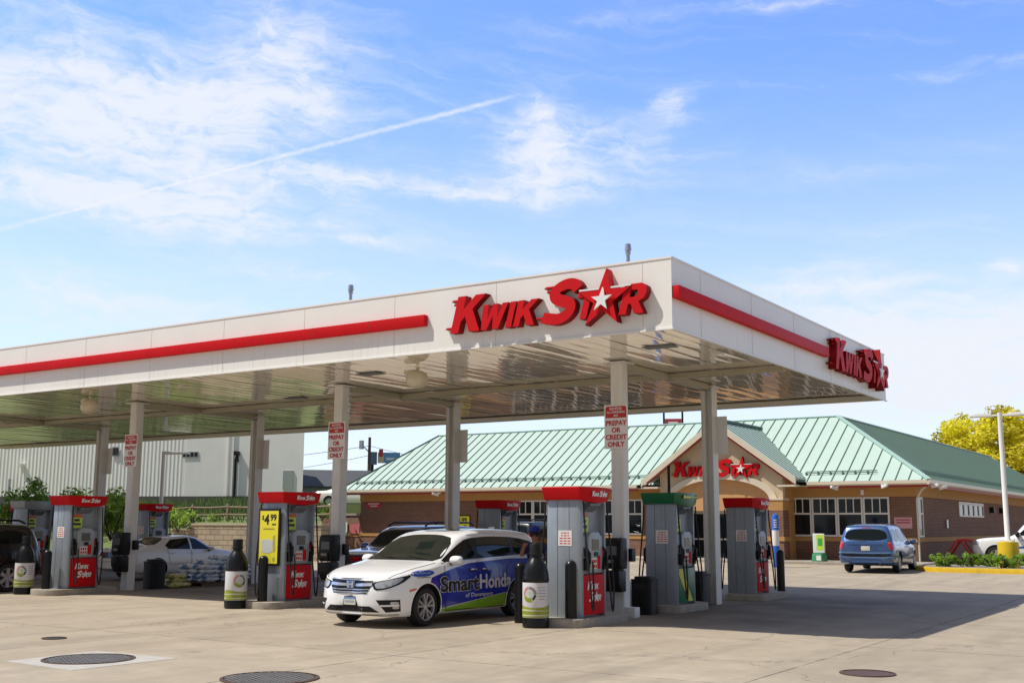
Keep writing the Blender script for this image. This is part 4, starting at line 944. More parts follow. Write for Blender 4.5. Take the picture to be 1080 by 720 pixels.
t = thing('firewood_rack', 'dark rack of bundled firewood against the shop wall behind the blue minivan', 'rack', (-6.05, 33.55, .32))
b = MB(); b.bx(-.5, .5, -.02, .35, 0, .06); b.bx(-.5, -.45, -.02, .35, .06, 1.1); b.bx(.45, .5, -.02, .35, .06, 1.1); b.bx(-.45, .45, -.02, .35, 1.05, 1.1); b.build('rack_frame', BLACK, t)
b = MB()
for i in range(6):
    for j in range(7): b.cyl((-.37+i*.148, .0, .13+j*.135), .064, .3, 8, axis='y')
b.build('logs', WOOD, t)
# ------------------------------------------------------------------ planter and lamp post at the right
KX0, KY0, KY1 = -3.15, 26.35, 30.2
b = MB(); kz = gz(28)
def kerb_outline(o): return [(60, KY0-o), (KX0+1.6, KY0-o)]+[(KX0+1.6-(1.6+o)*math.sin(a), (KY0+KY1)/2-((KY1-KY0)/2+o)*math.cos(a)) for a in [math.pi*i/14 for i in range(1, 14)]]+[(KX0+1.6, KY1+o), (60, KY1+o)]
b.prism(kerb_outline(0), kz-.2, kz+.15); o = b.build('kerb', YELP, bevel=.025); tag(o, kind='structure')
b = MB(); b.prism(kerb_outline(-.18), kz+.1, kz+.158); o = b.build('planting_bed', mat('gravel', (.38, .34, .28), .9, var=.6, vscale=25, bump=.6, bscale=60)); tag(o, kind='structure')
t = thing('lamp_post', 'white two armed lamp post on a yellow drum at the right', 'lamp post', (.20, 28.0, kz+.158))
b = MB(); b.cyl((0, 0, -.05), .37, .95, 28); b.cyl((0, 0, .90), .35, .02, 28); b.build('base', mat('drum_yellow', (.80, .55, .02), .5, var=.1), t, smooth=True)
b = MB(); b.lathe([(.13, .92), (.13, 1.0), (.095, 1.05), (.085, 5.68)], n=16); b.box((0, 0, .95), (.36, .36, .05)); b.build('pole', WHITE, t, smooth=True)
for s, L in ((-1, .82), (1, .62)):
    b = MB(); b.box((s*.14, 0, 5.58), (.24, .07, .07)); b.extr([(s*.22, 5.53), (s*.30, 5.65), (s*(.25+L*.7), 5.66), (s*(.25+L), 5.58), (s*(.22+L), 5.535)], 'y', -.17, .17); b.build('lamp_head', WHITE, t, bevel=.015)
t = thing('lamp_post', 'slim white single armed lamp post in front of the warehouse', 'lamp post', (-29.3, 13.7, gz(13.7)))
b = MB(); b.lathe([(.10, 0), (.10, .1), (.085, .15), (.075, 4.6)], n=12); b.build('pole', WHITE, t, smooth=True); b = MB(); b.extr([(-.05, 4.55), (-.05, 4.68), (1.0, 4.66), (1.05, 4.58), (.6, 4.56)], 'y', -.12, .12); o = b.build('lamp_head', WHITE, t, bevel=.015); o.rotation_euler = (0, 0, R(35))
# ================================================================== VEHICLES
def pchip(pts):
    pts = sorted(pts); x = np.array([p[0] for p in pts], float); y = np.array([p[1] for p in pts], float); h = np.diff(x); d = np.diff(y)/h; m = np.zeros(len(x))
    for i in range(1, len(x)-1):
        if d[i-1]*d[i] > 0: w1, w2 = 2*h[i]+h[i-1], h[i]+2*h[i-1]; m[i] = (w1+w2)/(w1/d[i-1]+w2/d[i])
    m[0], m[-1] = d[0], d[-1]
    def f(v):
        v = min(max(v, x[0]), x[-1]); i = min(max(int(np.searchsorted(x, v))-1, 0), len(h)-1); t = (v-x[i])/h[i]
        return float((2*t**3-3*t*t+1)*y[i]+(t**3-2*t*t+t)*h[i]*m[i]+(-2*t**3+3*t*t)*y[i+1]+(t**3-t*t)*h[i]*m[i+1])
    return f
def paint(name, c, flake=0, rough=.22): return mat(name, c, rough, flake, coat=.8, spec=.5)
class Car:
    def __init__(s, name, label, cat, loc, rz, sp, body):
        s.t = thing(name, label, cat, loc, rz); s.sp = sp; s.paint = body
        x0, x1 = sp['x']; zb, zl, zt, wm, wt = (pchip(sp[k]) for k in ('zb', 'belt', 'top', 'w', 'wt')); ff, fr = pchip(sp['front']), pchip(sp['rear'])
        xs = sorted(set([round(x0+(x1-x0)*i/46, 4) for i in range(47)]+[round(x1-.5*(1-(i/12))**1.6, 4) for i in range(13)]+[round(x0+.4*(1-(i/10))**1.6, 4) for i in range(11)])); rings = []
        for x in xs:
            w, b, l, t = wm(x), zb(x), zl(x), zt(x); h = l-b; q = wt(x)*w; dr = min(.11, .45*(t-l)); e = t-dr
            P = [(0, b), (.45*w, b), (.84*w, b), (.93*w, b+.012), (.965*w, b+.05), (.984*w, b+.13*h/.7), (.997*w, b+.34*h), (w, b+.5*h), (.997*w, b+.66*h), (.988*w, b+.82*h), (.972*w, b+.94*h), (.955*w, l)]
            yb = .955*w
            for k in (.06, .3, .55, .8, 1.0): P.append((yb+(q-yb)*k+.022*math.sin(math.pi*k)*min(1, (e-l)/.4), l+(e-l)*k))
            P += [(q-.03, e+.42*dr), (q-.085, e+.70*dr), (.72*q, e+.86*dr), (.4*q, e+.965*dr), (0, t)]
            def dx(z):
                a = max(0, (x-(x1-.75))/.75)**1.4; c = max(0, ((x0+.6)-x)/.6)**1.4; return a*ff(z)+c*fr(z)
            rings.append([(x+dx(z), y, z) for y, z in P])
        n = len(rings[0]); vs = []; fs = []
        for r in rings: vs += [r[i] for i in range(n)]+[(r[i][0], -r[i][1], r[i][2]) for i in range(n-2, 0, -1)]
        m = 2*n-2
        for i in range(len(rings)-1):
            for k in range(m): fs.append((i*m+k, i*m+(k+1) % m, (i+1)*m+(k+1) % m, (i+1)*m+k))
        for i, flip in ((0, 1), (len(rings)-1, 0)):
            c = len(vs); zc = sum(p[2] for p in rings[i])/n; vs.append((sum(p[0] for p in rings[i])/n, 0, zc))
            for k in range(m): f = (i*m+k, i*m+(k+1) % m, c); fs.append(f[::-1] if flip else f)
        me = bpy.data.meshes.new('body'); me.from_pydata(vs, [], fs); bm = bmesh.new(); bm.from_mesh(me); bmesh.ops.recalc_face_normals(bm, faces=bm.faces); bm.to_mesh(me); bm.free()
        me.materials.append(body); me.materials.append(RUBBER)
        o = link('body', me); cut = MB(); ra = sp['arch']; W = max(p[1] for p in sp['w'])
        for ax in sp['axles']:
            for sd in (-1, 1): cut.lathe([(ra, 0), (ra, .5)], (ax, sd*(W-.13) if sd > 0 else -(W-.13)-.5, sp['r']), 32, 'y', 1)
        co = cut.build('cut', [body, RUBBER]); md = o.modifiers.new('arch', 'BOOLEAN'); md.object = co; md.solver = 'EXACT'; md.operation = 'DIFFERENCE'
        dg = bpy.context.evaluated_depsgraph_get(); me2 = bpy.data.meshes.new_from_object(o.evaluated_get(dg)); bpy.data.objects.remove(co); bpy.data.objects.remove(o)
        me2.name = 'body'; s.body = link('body', me2, s.t); shade(me2, 32)
        s.bvh = BVHTree.FromPolygons([v.co.copy() for v in me2.vertices], [tuple(p.vertices) for p in me2.polygons])
    def cast(s, p, n):
        n = Vector(n).normalized(); p = Vector(p); h = s.bvh.ray_cast(p+n*(6-p.dot(n)), -n)
        if h[0] is None: h = s.bvh.find_nearest(p)
        q, nn = h[0], h[1]; return q, (nn if nn.dot(n) > 0 else -nn)
    def patch(s, name, pts, n, m, off=.004, step=.07, parent=None, smooth_it=2, label=None):
        n = Vector(n).normalized(); e1 = (Vector((0, 0, 1)).cross(n) if abs(n.z) < .9 else Vector((0, 1, 0)).cross(n)).normalized(); e2 = n.cross(e1)
        P = [(Vector(p).dot(e1), Vector(p).dot(e2)) for p in pts]
        for _ in range(smooth_it): P = [q for i in range(len(P)) for q in ((P[i][0]*.8+P[(i+1) % len(P)][0]*.2, P[i][1]*.8+P[(i+1) % len(P)][1]*.2), (P[i][0]*.2+P[(i+1) % len(P)][0]*.8, P[i][1]*.2+P[(i+1) % len(P)][1]*.8))]
        Q = []
        for i in range(len(P)):
            a, b = P[i], P[(i+1) % len(P)]; d = math.hypot(b[0]-a[0], b[1]-a[1]); k = max(1, int(d/step))
            Q += [(a[0]+(b[0]-a[0])*j/k, a[1]+(b[1]-a[1])*j/k) for j in range(k)]
        ne = len(Q); lo = [min(q[k] for q in Q) for k in (0, 1)]; hi = [max(q[k] for q in Q) for k in (0, 1)]
        def inside(u, v):
            c = False; j = ne-1
            for i in range(ne):
                if (Q[i][1] > v) != (Q[j][1] > v) and u < (Q[j][0]-Q[i][0])*(v-Q[i][1])/(Q[j][1]-Q[i][1])+Q[i][0]: c = not c
                j = i
            return c
        A = list(Q); u = lo[0]+step*.5
        while u < hi[0]:
            v = lo[1]+step*.5
            while v < hi[1]:
                if inside(u, v): A.append((u, v))
                v += step
            u += step
        r = delaunay_2d_cdt([Vector(a) for a in A], [(i, (i+1) % ne) for i in range(ne)], [], 1, 1e-5)
        vs = []
        for v in r[0]:
            q, nn = s.cast(e1*v[0]+e2*v[1], n); vs.append(q+nn*off)
        me = bpy.data.meshes.new(name); me.from_pydata(vs, [], [tuple(f) for f in r[2]]); me.materials.append(m)
        bm = bmesh.new(); bm.from_mesh(me)
        for f in bm.faces:
            if f.normal.dot(n) < 0: f.normal_flip()
        bm.to_mesh(me); bm.free(); me.polygons.foreach_set('use_smooth', [True]*len(me.polygons))
        return link(name, me, parent or s.t, label)
    def both(s, name, pts, n, m, **k):
        if abs(n[1]) > .5: pts = [(p[0], p[1] or .86*s.sp['w'][4][1], p[2]) for p in pts]
        return [s.patch(name, [(p[0], p[1]*sd, p[2]) for p in pts], (n[0], n[1]*sd, n[2]), m, **k) for sd in (1, -1)]
    def line(s, name, pts, n, m, w=.012, off=.005, parent=None):
        b = MB(); n = Vector(n).normalized(); P = []
        if abs(n.y) > .5: pts = [(p[0], p[1] or .88*math.copysign(1, n.y), p[2]) for p in pts]
        for i in range(len(pts)-1):
            k = max(2, int((Vector(pts[i+1])-Vector(pts[i])).length/.08)); P += [Vector(pts[i]).lerp(Vector(pts[i+1]), j/k) for j in range(k)]
        P.append(Vector(pts[-1])); vs = []
        for i, p in enumerate(P):
            t = (P[min(i+1, len(P)-1)]-P[max(i-1, 0)]).normalized(); sd = n.cross(t).normalized()*w/2
            for q in (p-sd, p+sd): h, nn = s.cast(q, n); vs.append(h+nn*off)
        b.add(vs, [(2*i, 2*i+1, 2*i+3, 2*i+2) for i in range(len(P)-1)]); return b.build(name, m, parent or s.t)
    def letters(s, name, body, x0, z0, width, height, sd, m, off, bold=.02, parent=None, grow=0):
        me = text_mesh(body, 1, bold+grow, 0, 0, 'LEFT'); ref = text_mesh(body, 1, bold, 0, 0, 'LEFT'); X = [v.co.x for v in ref.vertices]; Y = [v.co.y for v in ref.vertices]
        ax, ay = min(X), min(Y); kx, ky = width/(max(X)-ax), height/(max(Y)-ay)
        for v in me.vertices:
            u, w_ = (v.co.x-ax)*kx, (v.co.y-ay)*ky; q, nn = s.cast((x0-sd*u, 0, z0+w_), (0, sd, 0)); v.co = q+Vector((0, sd, 0))*off
        me.materials.append(m); return link(name, me, parent or s.t)
    def wheels(s, w=.225, spokes=5, twin=True, rim=ALLOY, rr=.70, hub=ALLOY):
        r = s.sp['r']; W = max(p[1] for p in s.sp['w']); made = {}
        for ax in s.sp['axles']:
            for sd in (1, -1):
                y = sd*(W-.035)
                if sd not in made:
                    tb = MB(); tb.lathe([(r*.60, -sd*w), (r*.92, -sd*w), (r, -sd*w*.82), (r, -sd*w*.18), (r*.985, -sd*w*.08), (r*.93, 0), (r*rr*1.03, .0), (r*rr, -sd*.012)], (0, 0, 0), 40, 'y', cap=False)
                    rb = MB(); R_ = r*rr; rb.lathe([(R_*1.01, -sd*.010), (R_*.99, sd*.004), (R_*.93, -sd*.006), (R_*.90, -sd*.06)], (0, 0, 0), 40, 'y', cap=False, mi=0); rb.lathe([(R_*.92, -sd*.075), (0, -sd*.08)], (0, 0, 0), 32, 'y', cap=False, mi=1)
                    for k in range(spokes):
                        for o in ((-.16, .16) if twin else (0,)):
                            a0, a1 = 2*math.pi*k/spokes+o*.55, 2*math.pi*k/spokes+o*1.5; hw = .021 if twin else .055
                            d0 = Vector((math.sin(a0), 0, math.cos(a0))); d1 = Vector((math.sin(a1), 0, math.cos(a1))); p, q = d0*R_*.16, d1*R_*.96; nrm = (q-p).normalized().cross(Vector((0, 1, 0)))*hw
                            y0, y1 = -sd*.055, -sd*.004; V = []
                            for pt, k2, dp in ((p, .9, .012), (q, 1.1, 0)):
                                for sg in (-1, 1): V += [pt+nrm*sg*k2+Vector((0, y0, 0)), pt+nrm*sg*k2*.75+Vector((0, y1-sd*dp, 0))]
                            rb.add(V, [(0, 1, 3, 2), (4, 6, 7, 5), (0, 4, 5, 1), (2, 3, 7, 6), (1, 5, 7, 3), (0, 2, 6, 4)], 0)
                    rb.lathe([(R_*.22, -sd*.05), (R_*.22, -sd*.008), (R_*.12, -sd*.0), (0, -sd*.0)], (0, 0, 0), 16, 'y', cap=False, mi=2)
                    to = tb.build('tyre', RUBBER, None, smooth=True); ro = rb.build('rim', [rim, BLACK, hub], None, smooth=True, auto=30); made[sd] = (to.data, ro.data); bpy.data.objects.remove(to); bpy.data.objects.remove(ro)
                wo = link('wheel', made[sd][1], s.t); wo.location = (ax, y, r); link('tyre', made[sd][0], wo)
    def mirrors(s, x, z, m, w=.24, h=.15, foot=BLACK):
        for sd in (1, -1):
            q, nn = s.cast((x, 0, z), (0, sd, 0)); b = MB(); pr = [(0, -1)]+[(math.cos(a), math.sin(a)) for a in [math.pi*(-.5+i/12) for i in range(1, 12)]]+[(0, 1)]; b.lathe(pr, n=20, cap=False); b.v = [(x*.085+.02*(1-abs(z)), y*w*.52+sd*.14, z*h*.5+.02) for x, y, z in ((math.copysign(abs(x)**.7, x), math.copysign(abs(y)**.7, y), math.copysign(abs(z)**.75, z)) for x, y, z in b.v)]; b.build('mirror', m, s.t, smooth=True, auto=60).location = q; b = MB(); b.box((q.x, q.y+sd*.03, q.z-.045), (.10, .14, .04)); b.build('mirror_foot', foot, s.t, bevel=.01)
    def box_on(s, name, p, n, d, m, off=0, bevel=.006, parent=None):
        q, nn = s.cast(p, n); b = MB(); b.box(q+Vector(n).normalized()*off, d); return b.build(name, m, parent or s.t, bevel=bevel)

LAMP = mat('lamp_clear', (.60, .62, .64), .12, .3, coat=1, var=.5, vscale=14); TAIL = mat('lamp_red', (.42, .012, .018), .12, coat=1); AMBER = mat('lamp_amber', (.60, .10, .015), .15, coat=.8)
PLATE = mat('plate_pale', (.62, .62, .50), .4); PLATEB = mat('plate_blue', (.16, .30, .55), .4)
def van_spec(k=1): return dict(x=(-2.58, 2.57), axles=(1.57, -1.43), r=.345, arch=.415,
    zb=[(-2.58, .34), (-2.3, .24), (-1.9, .20), (1.9, .19), (2.35, .20), (2.57, .24)],
    belt=[(-2.58, .92), (-2.45, 1.10), (-2.2, 1.17), (-1, 1.12), (0, 1.09), (1.15, 1.05), (1.6, .99), (2.2, .90), (2.57, .78)],
    top=[(-2.58, 1.0), (-2.52, 1.22), (-2.42, 1.48), (-2.28, 1.63), (-1.9, 1.70), (-1, 1.735), (-.2, 1.705), (.25, 1.63), (.7, 1.40), (1.15, 1.16), (1.5, 1.10), (2.0, 1.02), (2.4, .93), (2.57, .85)],
    w=[(-2.58, .70), (-2.5, .88), (-2.3, .965), (-1.9, .99), (0, .997), (1.6, .992), (1.95, .965), (2.2, .90), (2.36, .80), (2.47, .66), (2.54, .48), (2.57, .30)],
    wt=[(-2.58, .86), (-2.3, .80), (-1.9, .77), (-.2, .79), (.25, .79), (1.15, .90), (1.5, .88), (2.4, .88), (2.57, .9)],
    front=[(.18, -.12), (.26, -.04), (.38, 0), (.55, 0), (.70, -.02), (.80, -.06), (.95, -.12)], rear=[(.2, .08), (.4, 0), (.8, .01), (1.2, .06), (1.7, .12)])
WV = paint('van_white', (.87, .87, .87), 0, .2)
WRAPB = mat('wrap_blue', (.012, .030, .40), .25, coat=.5, var=.25, vscale=1.2); WRAPG = mat('wrap_green', (.22, .46, .015), .3, coat=.4)
v = Car('minivan', 'white minivan with blue and green lettered sides waiting at the pumps', 'minivan', (-5.62, .96, 0), R(-90), van_spec(), WV)
v.wheels(.23, 5, True)
WS = mat('windscreen', (.010, .016, .013), .03, spec=.6, coat=.3)
v.patch('windshield', [(1.08, -.885, 1.075), (1.16, -.4, 1.145), (1.16, .4, 1.145), (1.08, .885, 1.075), (.40, .70, 1.54), (.28, .3, 1.605), (.28, -.3, 1.605), (.40, -.70, 1.54)], (1, 0, .55), WS, step=.09, smooth_it=1)
v.patch('wiper_cowl', [(1.05, -.80, 1.07), (1.16, -.4, 1.12), (1.16, .4, 1.12), (1.05, .80, 1.07), (1.0, .80, 1.10), (1.10, .4, 1.145), (1.10, -.4, 1.145), (1.0, -.80, 1.10)], (1, 0, .55), BLACK, .006)
v.line('wiper', [(1.08, .62, 1.14), (.98, .1, 1.20)], (1, 0, .6), BLACK, .02, .02); v.line('wiper', [(1.08, -.1, 1.15), (.98, -.58, 1.19)], (1, 0, .6), BLACK, .02, .02)
v.patch('sun_roof', [(.02, -.42, 1.7), (.02, .42, 1.7), (-.62, .42, 1.7), (-.62, -.42, 1.7)], (0, 0, 1), GLASS, smooth_it=1)
v.both('window_surround', [(1.17, 0, 1.075), (.20, 0, 1.125), (-1.0, 0, 1.155), (-2.28, 0, 1.21), (-2.36, 0, 1.30), (-2.2, 0, 1.47), (-1.6, 0, 1.575), (-.6, 0, 1.60), (.15, 0, 1.565), (.5, 0, 1.42)], (0, 1, .3), BLACKG, off=.003, smooth_it=1)
v.both('side_window', [(.88, 0, 1.13), (.02, 0, 1.15), (.02, 0, 1.565), (.20, 0, 1.54), (.52, 0, 1.38)], (0, 1, .3), GLASS, off=.008, smooth_it=1)
v.both('side_window', [(-.08, 0, 1.155), (-1.22, 0, 1.185), (-1.28, 0, 1.57), (-.6, 0, 1.585), (-.06, 0, 1.575)], (0, 1, .3), GLASS, off=.008, smooth_it=1)
v.both('side_window', [(-1.36, 0, 1.19), (-2.22, 0, 1.24), (-2.24, 0, 1.34), (-2.10, 0, 1.47), (-1.40, 0, 1.56)], (0, 1, .3), GLASS, off=.008, smooth_it=1)
v.patch('rear_window', [(-2.5, -.68, 1.18), (-2.5, .68, 1.18), (-2.35, .56, 1.55), (-2.35, -.56, 1.55)], (-1, 0, .4), GLASS, smooth_it=1)
for sd in (1, -1):
    ax_, r_ = -1.43, .435; arc = [(ax_+r_*math.cos(a), sd, .345+r_*math.sin(a)) for a in [math.pi*(.10+.80*i/14) for i in range(15)]]
    fa = [(1.57-.435*math.cos(a), sd, .345+.435*math.sin(a)) for a in [math.pi*(.02+.42*i/8) for i in range(9)]]
    poly = fa+[(1.44, sd, .86), (.8, sd, 1.00), (.25, sd, 1.085), (-.4, sd, 1.115), (-1.2, sd, 1.145), (-2.45, sd, 1.13), (-2.50, sd, .70), (-1.90, sd, .50)]+arc[::-1][0:0]+[(ax_-r_*math.cos(math.pi*(.10+.80*i/14)), sd, .345+r_*math.sin(math.pi*(.10+.80*i/14))) for i in range(15)]+[(-.98, sd, .50), (1.12, sd, .30)]
    wb = v.patch('side_wrap', poly, (0, sd, 0), WRAPB, .004, .08, smooth_it=0)
    v.patch('green_band', [(1.12, sd, .287), (-.985, sd, .49), (-.985, sd, .255), (1.10, sd, .225)], (0, sd, 0), WRAPG, .006, .08, wb, 0)
    v.letters('lettering', 'Smart', 1.20, .58, 1.22, .285, sd, WTXT, .009, .036, wb, .020); v.letters('lettering', 'Smart', 1.20, .58, 1.22, .285, sd, KTXT, .013, .036, wb)
    v.letters('lettering', 'Honda', -.05, .595, 1.10, .275, sd, mat('letter_silver', (.62, .64, .68), .4), .010, .030, wb)
    v.letters('lettering', 'of Davenport', .42, .435, .92, .10, sd, mat('letter_silver', (.62, .64, .68)), .010, .012, wb)
    ov = [(1.67+.31*math.cos(a), sd, .935+.055*math.sin(a)-.03*math.cos(a)*.3) for a in [2*math.pi*i/20 for i in range(20)]]
    ob = v.patch('oval_sticker', ov, (0, sd, 0), mat('oval_blue', (.012, .07, .42), .3), .005, .05, None, 0); v.letters('lettering', 'ExpressService', 1.87, .922, .40, .04, sd, mat('sky_text', (.45, .6, .8), .4), .008, .01, ob); v.letters('lettering', 'at SmartHonda', 1.84, .855, .36, .028, sd, KTXT, .006, .01, ob)
    v.patch('side_marker', [(2.06, sd, .665), (1.88, sd, .69), (1.88, sd, .66), (2.05, sd, .625)], (.3, sd, 0), AMBER, .006, .05, None, 0)
    for x in (.16, -.24):
        v.patch('handle_cup', [(x+.13, sd, .985), (x-.10, sd, .985), (x-.10, sd, .925), (x+.13, sd, .925)], (0, sd, 0), BLACK, .008, .05, None, 2); v.box_on('door_handle', (x, 0, .968), (0, sd, 0), (.21, .03, .035), CHROME, .03, .012)
    for pts in ([(1.02, 0, 1.06), (1.08, 0, .85), (1.0, 0, .26)], [(-.02, 0, 1.12), (-.03, 0, .24)], [(-1.28, 0, 1.14), (-1.0, 0, .95), (-.96, 0, .4)], [(1.0, 0, .25), (-.95, 0, .24)]): v.line('door_gap', pts, (0, sd, 0), BLACK, .014, .0065)
    v.line('chrome_strip', [(1.1, 0, 1.078), (.2, 0, 1.13), (-1.0, 0, 1.165), (-2.25, 0, 1.215)], (0, sd, .3), CHROME, .02, .010)
    v.line('roof_rail', [(.1, sd*.72, 1.6), (-1, sd*.73, 1.6), (-2.1, sd*.71, 1.6)], (0, sd*.55, 1), WV, .03, .014)
    hl = v.patch('headlight', [(2.5, sd*.52, .655), (2.5, sd*.46, .80), (2.4, sd*.74, .86), (2.1, sd*.955, .925), (2.02, sd*.97, .90), (2.2, sd*.90, .775), (2.4, sd*.72, .68)], (1, sd*.75, 0), BLACKG, .006, .05, None, 1)
    v.patch('headlight_lens', [(2.5, sd*.56, .685), (2.5, sd*.52, .78), (2.4, sd*.74, .83), (2.15, sd*.92, .88), (2.25, sd*.87, .785), (2.4, sd*.72, .705)], (1, sd*.75, 0), LAMP, .011, .05, hl, 1); v.line('headlight_strip', [(2.5, sd*.49, .805), (2.4, sd*.74, .853), (2.1, sd*.945, .925)], (1, sd*.75, .2), WTXT, .018, .012, hl)
    fg = v.patch('bumper_vent', [(2.5, sd*.56, .495), (2.3, sd*.93, .50), (2.3, sd*.94, .30), (2.45, sd*.74, .285)], (1, sd*.6, 0), BLACK, .006, .05, None, 0)
    v.line('vent_blade', [(2.5, sd*.66, .40), (2.3, sd*.91, .405)], (1, sd*.6, 0), WV, .03, .016, fg); v.patch('fog_light', [(2.4, sd*.80, .465), (2.3, sd*.90, .465), (2.3, sd*.905, .42), (2.4, sd*.80, .42)], (1, sd*.6, 0), LAMP, .012, .05, fg, 1); v.patch('fog_light', [(2.4, sd*.84, .385), (2.3, sd*.905, .385), (2.3, sd*.91, .345), (2.4, sd*.84, .345)], (1, sd*.6, 0), LAMP, .012, .05, fg, 1)
    v.patch('taillight', [(-2.45, sd*.94, 1.12), (-2.55, sd*.60, 1.05), (-2.55, sd*.60, .95), (-2.45, sd*.94, .86)], (-1, sd*.8, 0), TAIL, .006, .05, None, 1)
gr = v.patch('grille', [(2.5, -.50, .855), (2.5, .50, .855), (2.5, .52, .80), (2.5, .38, .60), (2.5, -.38, .60), (2.5, -.52, .80)], (1, 0, 0), BLACKG, .006, .05, None, 0)
for z, w, h in ((.845, .50, .022), (.755, .47, .050), (.675, .43, .016), (.630, .40, .020)): v.line('chrome_bar', [(2.5, -w, z+.0), (2.5, -.2, z-.012), (2.5, .2, z-.012), (2.5, w, z)], (1, 0, 0), CHROME, h, .016, gr)
q, nn = v.cast((2.5, 0, .74), (1, 0, 0)); b = MB(); b.extr([(-.085, -.062), (.085, -.062), (.10, .07), (-.10, .07)], 'x', q.x+.012, q.x+.028); em = b.build('emblem', mat('emblem_blue', (.10, .18, .42), .3), v.t, bevel=.006); em.location.z = .745; em.location.x = .006
b = MB()
for sg in (-1, 1): b.extr([(sg*.028, -.05), (sg*.058, -.05), (sg*.075, .058), (sg*.042, .058)], 'x', q.x+.0285, q.x+.036)
b.extr([(-.045, -.006), (.045, -.006), (.048, .018), (-.048, .018)], 'x', q.x+.0287, q.x+.0345); b.build('letter_mark', CHROME, em)
v.patch('lower_intake', [(2.5, -.46, .385), (2.5, .46, .385), (2.5, .62, .285), (2.5, -.62, .285)], (1, 0, 0), BLACK, .006, .05, None, 0)
v.line('chin', [(2.4, -.85, .245), (2.5, -.5, .235), (2.5, .5, .235), (2.4, .85, .245)], (1, 0, 0), mat('chin_silver', (.5, .5, .5), .3, .6), .025, .008)
pl = v.box_on('licence_plate', (2.5, 0, .465), (1, 0, 0), (.025, .31, .165), BLACK, .012, .006); q, nn = v.cast((2.5, 0, .465), (1, 0, 0)); b = MB(); b.bx(q.x+.026, q.x+.030, -.135, .135, .40, .53, 0); b.bx(q.x+.0302, q.x+.032, -.135, .135, .50, .53, 1); b.bx(q.x+.0302, q.x+.032, -.11, .11, .435, .475, 2); b.build('plate_face', [PLATE, PLATEB, mat('plate_grey', (.32, .36, .42), .5)], pl)
v.line('hood_gap', [(2.42, -.70, .90), (2.1, -.84, 1.0), (1.2, -.87, 1.10)], (.2, -.5, 1), BLACK, .010, .003); v.line('hood_gap', [(2.42, .70, .90), (2.1, .84, 1.0), (1.2, .87, 1.10)], (.2, .5, 1), BLACK, .010, .003); v.line('hood_gap', [(2.55, -.5, .875), (2.55, .5, .875)], (1, 0, .4), BLACK, .012, .004)
v.mirrors(.80, 1.13, WV, .25, .17)
v.box_on('roof_aerial', (-1.9, 0, 1.72), (0, 0, 1), (.16, .05, .06), WV, .03, .015)
# ------------------------------------------------------------------ blue minivan seen from behind
BP = paint('minivan_blue', (.055, .115, .27), .45, .25)
sp = van_spec(); sp['x'] = (-2.50, 2.57)
sp.update(zb=[(-2.5, .36), (-2.3, .30), (-1.8, .24), (1.9, .22), (2.57, .28)], belt=[(-2.5, .98), (-2.2, 1.03), (0, 1.02), (1.2, .98), (2.1, .84), (2.57, .72)],
    top=[(-2.5, 1.10), (-2.42, 1.30), (-2.28, 1.60), (-2.15, 1.68), (-1, 1.74), (0, 1.70), (.35, 1.62), (1.3, 1.08), (1.8, 1.0), (2.3, .86), (2.57, .76)],
    w=[(-2.5, .82), (-2.44, .93), (-2.2, .985), (0, .995), (1.6, .98), (2.2, .86), (2.45, .6), (2.57, .3)], wt=[(-2.5, .93), (-2.3, .80), (-1.9, .745), (.3, .74), (1.3, .86), (2.57, .9)], rear=[(.2, .05), (.5, -.05), (.70, -.02), (1.05, .03), (1.7, .16)])
c = Car('minivan', 'blue minivan parked facing the store beside the yellow kerb', 'minivan', (-4.05, 26.55, gz(26)), R(94), sp, BP)
c.wheels(.22, 7, False, rr=.66)
rw = c.patch('rear_window', [(-2.45, -.80, 1.14), (-2.45, .80, 1.14), (-2.3, .64, 1.56), (-2.3, -.64, 1.56)], (-1, 0, .25), GLASS, .005, .07, None, 2)
c.both('side_window', [(-1.25, 0, 1.07), (-2.10, 0, 1.10), (-2.16, 0, 1.35), (-2.02, 0, 1.54), (-1.3, 0, 1.59)], (0, 1, .3), GLASS, off=.006, smooth_it=2); c.both('side_window', [(-.05, 0, 1.05), (-1.15, 0, 1.07), (-1.2, 0, 1.58), (-.1, 0, 1.59)], (0, 1, .3), GLASS, off=.006, smooth_it=1); c.both('side_window', [(.95, 0, 1.04), (.05, 0, 1.05), (0, 0, 1.58), (.25, 0, 1.55)], (0, 1, .3), GLASS, off=.006, smooth_it=1)
c.patch('windshield', [(1.2, -.8, 1.06), (1.2, .8, 1.06), (.45, .64, 1.54), (.45, -.64, 1.54)], (1, 0, .6), GLASS, smooth_it=1)
